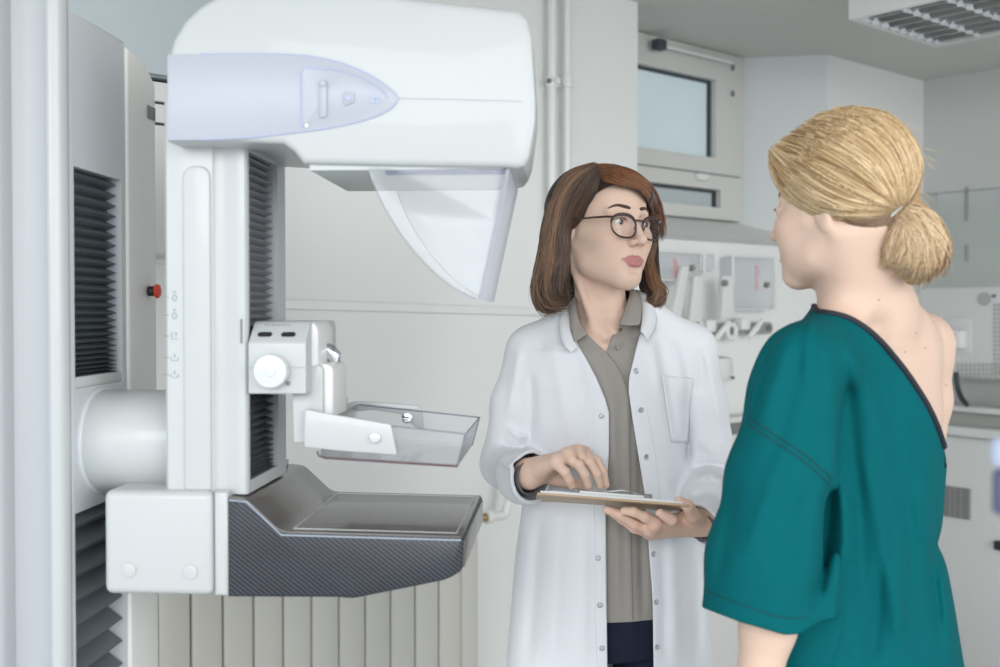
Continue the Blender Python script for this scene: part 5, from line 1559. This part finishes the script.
bp.add(rel_hand(WL, (.02, .02, -1), (.6, -.8, 0)), .012)
bp.add(rel_hand(wpt(850, 520, 1.86), (-1, .25, -.1), (.1, .2, 1)), .012)
# hips and legs down to the floor
for s, hx, hy in ((-1, .465, 1.565), (1, .60, 1.67)):
    bp.add(chain([(hx, hy, .84), (hx + .0, hy, .48), (hx, hy + .01, .10), (hx, hy + .01, .05)], [.085, .055, .036, .036], k=.03), .03)
    bp.add(cap((hx, hy + .01, .035), (hx - .11, hy + .09, .022), .034, .022), .02)
bp.isect(lambda p: -p[..., 2] + .002, .002)
me = nets_mesh('body', bp, (.28, 1.30, -.02), (.85, 1.88, 1.75), .0026)
V = verts_of(me); add_attr(me, 'Col', np.concatenate([skin_colour((V - HP) @ RP / HSC, SKP, (.50, .20, .19), .45), np.ones((len(V), 1))], 1))
body_p = obj('body', move_mesh(me, -PR), skin_p, pat, auto=None)
eye_parts(pat, HP - PR, RPS, (.10, .12, .14), Vector((0, -1, -.1)), m_eye)
def pl_(p): return tuple(HP + RPS @ np.array(p) - PR)
brows(pat, pl_, mat('brow_blond', (.22, .13, .07), .6), hfp)
# a few small moles on the back
m_mole = mat('mole_brown', (.30, .15, .10), .7)
for px, py in ((879, 300), (925, 348), (916, 333), (946, 385), (905, 352)):
    X, ok = hit(bp, px, py, 1.2)
    if ok[0]:
        N = grad(bp, X)[0]; c = Vector(X[0] - PR); N = Vector(N)
        obj('mole', cyl(c - N * .001, c + N * .0004, .0011, 8), m_mole, body_p)
# --- hair ---
m_hp = hair_mat('blond_hair', .40); m_hpb = hair_mat('blond_hair_mass', .85, .1)
hp = Field(); hc = Field()
hc.add(ell((0, .020, .056), (.092, .112, .097)))
hc.add(ell((0, .040, .012), (.077, .074, .070)), .02)
for s in (-1, 1): hc.add(ell((s * .050, .018, .018), (.041, .050, .038)), .012)
hc.sub(ell((0, -.120, -.040), (.085, .072, .100)), .012)
hp.add(bounded(transf_s(hc, HP, RP, HSC), HP - .17, HP + .17, .03))
TIE = wpt(896, 209, 1.530)
hp.add(chain([wpt(880, 190, 1.535), TIE], [.048, .018]), .03)
hp.add(chain([wpt(845, 212, 1.50), wpt(873, 212, 1.52), TIE], [.014, .022, .016]), .02)
HP2 = [(766, 160), (775, 168), (779, 182), (786, 200), (795, 214), (808, 216), (818, 216), (832, 218), (850, 226), (884, 238), (890, 300), (760, 300), (752, 200), (756, 165)]
hp.sub(front_of(poly_px(HP2, 700), 1.62), .004)
tail = Field()
tail.add(chain([TIE, wpt(905, 214, 1.515), wpt(915, 226, 1.50), wpt(920, 243, 1.50), wpt(919, 260, 1.50), wpt(913, 275, 1.505)], [.014, .018, .025, .028, .024, .013], k=.02))
tail.add(chain([wpt(901, 222, 1.515), wpt(896, 243, 1.505), wpt(892, 256, 1.505)], [.018, .022, .013], k=.02), .03)
hpt = Field(); hpt.add(hp); hpt.add(tail, .008)
me = nets_mesh('hair', hpt, HP - np.array([.16, .17, .13]), HP + np.array([.20, .16, .17]), .0028)
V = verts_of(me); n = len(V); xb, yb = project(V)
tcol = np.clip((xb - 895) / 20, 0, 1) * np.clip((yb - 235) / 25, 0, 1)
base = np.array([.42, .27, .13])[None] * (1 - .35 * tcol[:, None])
under = np.exp(-((xb - 870) / 22) ** 2 - ((yb - 222) / 7) ** 2)[:, None]
base = base * (1 - .0 * under)
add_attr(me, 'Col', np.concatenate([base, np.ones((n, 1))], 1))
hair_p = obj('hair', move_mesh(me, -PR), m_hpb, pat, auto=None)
T_ = (896, 208)
GC = [[(770, 158), (771, 168), (776, 184), (786, 200), (800, 213), (825, 217), (858, 216), (892, 213)],
      [(768, 153), (775, 168), (787, 184), (803, 198), (825, 208), (850, 212), (875, 212), T_],
      [(769, 149), (782, 160), (800, 176), (822, 190), (846, 200), (868, 206), (884, 208), T_],
      [(774, 144), (793, 153), (815, 165), (838, 178), (860, 190), (878, 200), (888, 205), T_],
      [(785, 135), (806, 141), (830, 152), (852, 165), (871, 180), (885, 195), (891, 203), T_],
      [(800, 124), (824, 129), (847, 140), (867, 153), (883, 170), (892, 188), (896, 200), T_],
      [(815, 115), (842, 117), (866, 128), (884, 143), (896, 162), (901, 183), (901, 198), (898, 206)],
      [(835, 108), (862, 111), (886, 123), (902, 140), (911, 160), (912, 178), (906, 196), (900, 206)],
      [(850, 107), (880, 112), (901, 126), (914, 145), (919, 165), (917, 183), (909, 198), (901, 207)]]
GT = [[(898, 208), (912, 206), (928, 212), (940, 226), (946, 244), (944, 262), (938, 274)],
      [(898, 209), (908, 210), (922, 218), (934, 230), (942, 246), (943, 262), (938, 276)],
      [(898, 210), (908, 214), (920, 223), (930, 236), (936, 252), (935, 268), (928, 280)],
      [(898, 211), (907, 218), (916, 230), (924, 244), (926, 260), (923, 275), (916, 288)],
      [(898, 212), (905, 221), (911, 234), (914, 248), (912, 262), (906, 272), (896, 276)],
      [(897, 213), (902, 224), (904, 238), (900, 250), (892, 258), (884, 262), (876, 262)],
      [(896, 213), (893, 226), (887, 240), (882, 252), (884, 262), (888, 266), (892, 268)]]
GU = [[(836, 214), (852, 219), (870, 218), (884, 213), (893, 210)],
      [(842, 219), (856, 224), (870, 224), (884, 217), (893, 212)],
      [(850, 226), (862, 232), (876, 230), (888, 220), (894, 213)],
      [(862, 236), (872, 238), (882, 232), (890, 222), (895, 214)]]
Y0P = 1.2
pal = ((.25, .135, .052), (.76, .55, .29))
allm = [strand_mesh(hp, GC, 2300, .00075, pal, 22, (.002, .006), 2.2, Y0P, .8, 21, PR, 1.75),
        strand_mesh(hp, GC, 420, .0009, ((.62, .45, .25), (.90, .72, .46)), 22, (.003, .006), 2.0, Y0P, .8, 22, PR, 1.75),
        strand_mesh(hp, GC[4:], 160, .0009, ((.16, .09, .045), (.28, .16, .08)), 22, (.001, .004), 2.0, Y0P, .8, 27, PR, 1.75),
        strand_mesh(tail, GT, 1100, .0008, ((.34, .20, .10), (.84, .66, .42)), 18, (.0, .007), 2.6, Y0P, 2.0, 23, PR, 1.75),
        strand_mesh(tail, GT[1:4], 200, .0009, ((.16, .07, .03), (.34, .18, .08)), 18, (.001, .006), 3.0, Y0P, 3.0, 24, PR, 1.75),
        strand_mesh(hpt, GU, 260, .0008, ((.16, .09, .05), (.36, .22, .12)), 12, (.0, .003), 1.6, Y0P, .6, 25, PR, 1.75)]
# stray hairs round the outline
rr_ = np.random.default_rng(5); ps = []
for i in range(60):
    t = rr_.uniform(0, 1); j = int(t * 7); base_ = np.array(GC[8][j]) * (1 - (t * 7 - j)) + np.array(GC[8][min(j + 1, 7)]) * (t * 7 - j)
    L_ = rr_.uniform(12, 34); a = rr_.uniform(-.5, .8); P0 = np.array(list(W(base_[0] - 4, base_[1] + 4, 1.555)))
    pts_ = [P0]
    for k in range(9):
        a += rr_.uniform(-.05, .22); pts_.append(pts_[-1] + np.array([math.cos(a), rr_.uniform(-.3, .3), -math.sin(a)]) * L_ / 9 / 700)
    ps.append(np.array(pts_) - PR)
allm.append(strands(np.array(ps), [.0003] * len(ps), np.tile([.7, .55, .35], (len(ps), 1))))
bmh = bmesh.new()
for k in allm: bmh.from_mesh(k)
mh = bpy.data.meshes.new('hair_strands'); bmh.to_mesh(mh); bmh.free()
obj('hair_strands', mh, m_hp, hair_p, auto=None)
XT, _ = hit(hpt, 898, 210, 1.2); TC_ = XT[0] + np.array([0, .0145, 0])
tn = np.array([.68, -.15, -.72]); tn /= np.linalg.norm(tn); t1 = np.cross(tn, [0, 1, 0]); t1 /= np.linalg.norm(t1); t2 = np.cross(tn, t1)
ring = [tuple(TC_ - PR + (t1 * math.cos(a) + t2 * math.sin(a)) * .0180) for a in np.linspace(0, 2 * PI, 25)]
obj('hair_tie', tube(ring, .0038, 8, cap=False), mat('hair_tie_grey', (.62, .64, .64), .6), hair_p)
# --- gown ---
m_teal = cloth_mat('teal_gown', (.002, .105, .118), .8, 1100, .25, .06); m_teal.node_tree.nodes['Principled BSDF'].inputs['Specular IOR Level'].default_value = .06
gw = Field()
gr_ = lambda z, rx, ry, cx=.535, cy=1.62: (z, cx, cy, rx, ry)
gw.add(stack([gr_(1.445, .060, .058), gr_(1.41, .098, .070), gr_(1.38, .142, .084), gr_(1.34, .166, .096), gr_(1.27, .164, .106), gr_(1.18, .155, .108, .528), gr_(1.08, .152, .112, .520), gr_(.98, .176, .122, .525), gr_(.88, .192, .132, .530), gr_(.60, .215, .15, .53), gr_(.45, .22, .155, .53)], PT))
gw.add(cap(nb2 + [0, 0, -.016], SL, .054, .052), .04); gw.add(cap(nb2, SR, .050, .050), .04)
slv = Field(); slv.add(chain([SL + [.01, 0, 0], wpt(792, 400, 1.470), wpt(779, 480, 1.465), wpt(768, 560, 1.46), wpt(762, 660, 1.455)], [.052, .056, .068, .079, .086], k=.02))
gw.add(slv, .03)
gf = ridges([
    ([(830, 478), (828, 520), (822, 570), (814, 612)], 7, -.013), ([(842, 470), (846, 540), (838, 610), (830, 660)], 9, .010),
    ([(826, 330), (828, 380), (834, 440), (830, 490)], 9, .006), ([(846, 330), (868, 400), (880, 470)], 12, .006), ([(838, 322), (846, 390), (856, 470), (862, 560), (868, 667)], 8, -.006),
    ([(870, 345), (892, 420), (905, 500), (915, 600)], 9, -.006), ([(860, 430), (880, 520), (893, 600), (905, 667)], 10, .008),
    ([(925, 440), (920, 500), (928, 560)], 8, .005), ([(900, 400), (915, 450), (918, 500)], 6, -.005), ([(880, 560), (876, 620), (872, 667)], 8, -.008),
    ([(790, 335), (776, 380), (758, 430)], 7, .004), ([(806, 330), (796, 380), (782, 430), (760, 500)], 8, -.005), ([(780, 440), (765, 500), (745, 560)], 9, .006),
    ([(812, 470), (800, 520), (780, 580)], 9, -.005), ([(735, 470), (728, 530), (716, 590)], 8, -.005),
    ([(936, 520), (934, 580), (940, 640)], 7, -.006), ([(940, 560), (946, 610), (950, 667)], 6, .006), ([(905, 520), (900, 580), (898, 640)], 7, .005),
    ([(812, 318), (806, 345), (806, 380)], 5, .004), ([(770, 350), (760, 380), (750, 420)], 5, -.004)])
gw.warp(lambda p, d: d - gf(p))
NX = np.array([700, 805, 812, 817, 826, 838, 850, 865, 880, 893, 905, 916, 926, 935, 941, 944.5, 946, 952, 962, 990])
NY = np.array([200, 292, 304, 311, 312, 314, 318, 327, 340, 355, 370, 386, 402, 420, 436, 448, 458, 500, 560, 600])
def neckcut(p):
    x, y = project(p); return (np.interp(x, NX, NY) - y) / 720.0 * -.75
gs_ = Field(); gs_.add(gw)
# the line is taken over the back half only; the front half is cut alike
gs_.isect(lambda p: -neckcut(p) if False else (np.interp(project(p)[0], NX, NY) - project(p)[1]) / 720.0 * .7, .001)
def hem_cut(p):
    x, y = project(p)
    hy = np.interp(x, [690, 698, 740, 785, 800, 820, 850], [604, 606, 622, 635, 634, 622, 615])
    return np.maximum(-(y - hy) / 720.0 * .9 , np.maximum(slv(p) - .06, .010 - gt(p)))
gt = stack([gr_(1.41, .098, .070), gr_(1.34, .166, .096), gr_(1.27, .164, .106), gr_(1.18, .155, .108, .528), gr_(1.08, .152, .112, .520), gr_(.98, .176, .122, .525), gr_(.88, .192, .132, .530), gr_(.60, .215, .15, .53), gr_(.45, .22, .155, .53)], PT)
gs_.sub(hem_cut, .001)
gs_.isect(lambda p: .50 - p[..., 2], .001)
me = largest(nets_mesh('gown', gs_, (.24, 1.30, .48), (.86, 1.90, 1.48), .0028, 2, 1.7))
gown = obj('gown', move_mesh(me, -PR), m_teal, pat, auto=None)
# dark binding along the neckline
xs = cubic([(814, 305.5), (817, 310.5), (826, 311.8), (838, 314), (850, 318), (865, 327), (880, 340), (893, 355), (905, 370), (916, 386), (926, 402), (935, 420), (941, 436), (944.0, 446)], 70)
X, ok = hit(gw, xs[:, 0], xs[:, 1] + 1.0, 1.2)
X = X[ok]
for _ in range(2): X[1:-1] = (X[:-2] + X[1:-1] * 2 + X[2:]) / 4
obj('neck_binding', tube([tuple(p) for p in X - PR], .0048, 8), mat('dark_binding', (.008, .012, .022), .7), gown)
m_tst = mat('teal_stitch', (.001, .05, .058), .8)
for dx, dy in ((0, 0), (3, -5)):
    surf_line('sleeve_seam', gw, [(748 + dx, 424 + dy), (772 + dx, 440 + dy), (798 + dx, 457 + dy), (820 + dx, 475 + dy), (829 + dx, 484 + dy)], .0009, m_tst, gown, PR, .0003, 40, 1.2)
surf_line('hem_stitch', gw, [(704, 590), (740, 604), (780, 617), (806, 618)], .0007, m_tst, gown, PR, .0003, 40, 1.2)
surf_line('shoulder_seam', gw, [(812, 316), (790, 330), (768, 355), (752, 390), (748, 424)], .0008, m_tst, gown, PR, .0003, 40, 1.2)

# ================= stand at the right edge, close to the camera =================
pb_ = W(1016, 560, .80)
ds = thing('equipment_stand', 'slim stand with pale blue cap and dark navy grip, blurred at the right edge', 'stand', (pb_.x, pb_.y, 0))
zc_ = W(1000, 470, .80).z; zt_ = W(1000, 436, .80).z; zb_ = W(1000, 515, .80).z
obj('pole', cyl((0, 0, .02), (0, 0, zc_), .008, 16), m_white, ds)
obj('base', cyl((0, 0, 0), (0, 0, .03), .09, 32, .006), m_white, ds)
obj('navy_grip', cyl((-.001, 0, zb_), (-.001, 0, zc_), .0155, 24, .004), mat('navy_grip', (.10, .12, .20), .5), ds)
obj('blue_cap', cyl((-.001, 0, zc_), (-.001, 0, zt_), .017, 24, .008), mat('pale_blue_cap', (.50, .58, .74), .5), ds)
# ================= camera and light =================
cd = bpy.data.cameras.new('camera'); cam = bpy.data.objects.new('camera', cd); C.objects.link(cam)
cam.location = CAM; cam.rotation_euler = (PI / 2 - PITCH, 0, 0)
cd.sensor_width = 36; cd.lens = F * 36 / 1000; cd.clip_start = .05
cd.dof.use_dof = True; cd.dof.focus_distance = 2.05; cd.dof.aperture_fstop = 3.6
bpy.context.scene.camera = cam
w = bpy.data.worlds.new('world'); bpy.context.scene.world = w; w.use_nodes = True
bg = w.node_tree.nodes['Background']; bg.inputs[0].default_value = (0.90, 0.95, 1.0, 1); bg.inputs[1].default_value = 0.84
def area(name, loc, target, sx, sy, power, col):
    l = bpy.data.lights.new(name, 'AREA'); l.shape = 'RECTANGLE'; l.size = sx; l.size_y = sy; l.energy = power; l.color = col
    o = bpy.data.objects.new(name, l); C.objects.link(o); o.location = loc
    o.rotation_euler = (Vector(target) - Vector(loc)).to_track_quat('-Z', 'Y').to_euler(); return o
# daylight from unseen windows behind and left of the camera, plus a right fill
area('window_daylight', (-0.9, -4.4, 3.0), (0.2, 2.4, 1.1), 4.0, 2.0, 122, (0.96, 0.98, 1.0))
area('right_fill', (4.2, -4.0, 2.6), (0.0, 2.8, 1.1), 4.0, 2.6, 132, (1.0, 0.99, 0.97))  # fill added from the right to brighten the back wall
area('side_daylight', (-4.0, -2.5, 2.4), (0.4, 2.4, 1.2), 2.5, 1.8, 20, (0.95, 0.98, 1.0))
sc = bpy.context.scene
sc.view_settings.view_transform = 'Standard'; sc.view_settings.look = 'None'; sc.view_settings.gamma = 1; sc.view_settings.use_curve_mapping = False
sc.view_settings.exposure = 0.58
sc.cycles.use_denoising = True
sc.cycles.max_bounces = 8; sc.cycles.transparent_max_bounces = 16
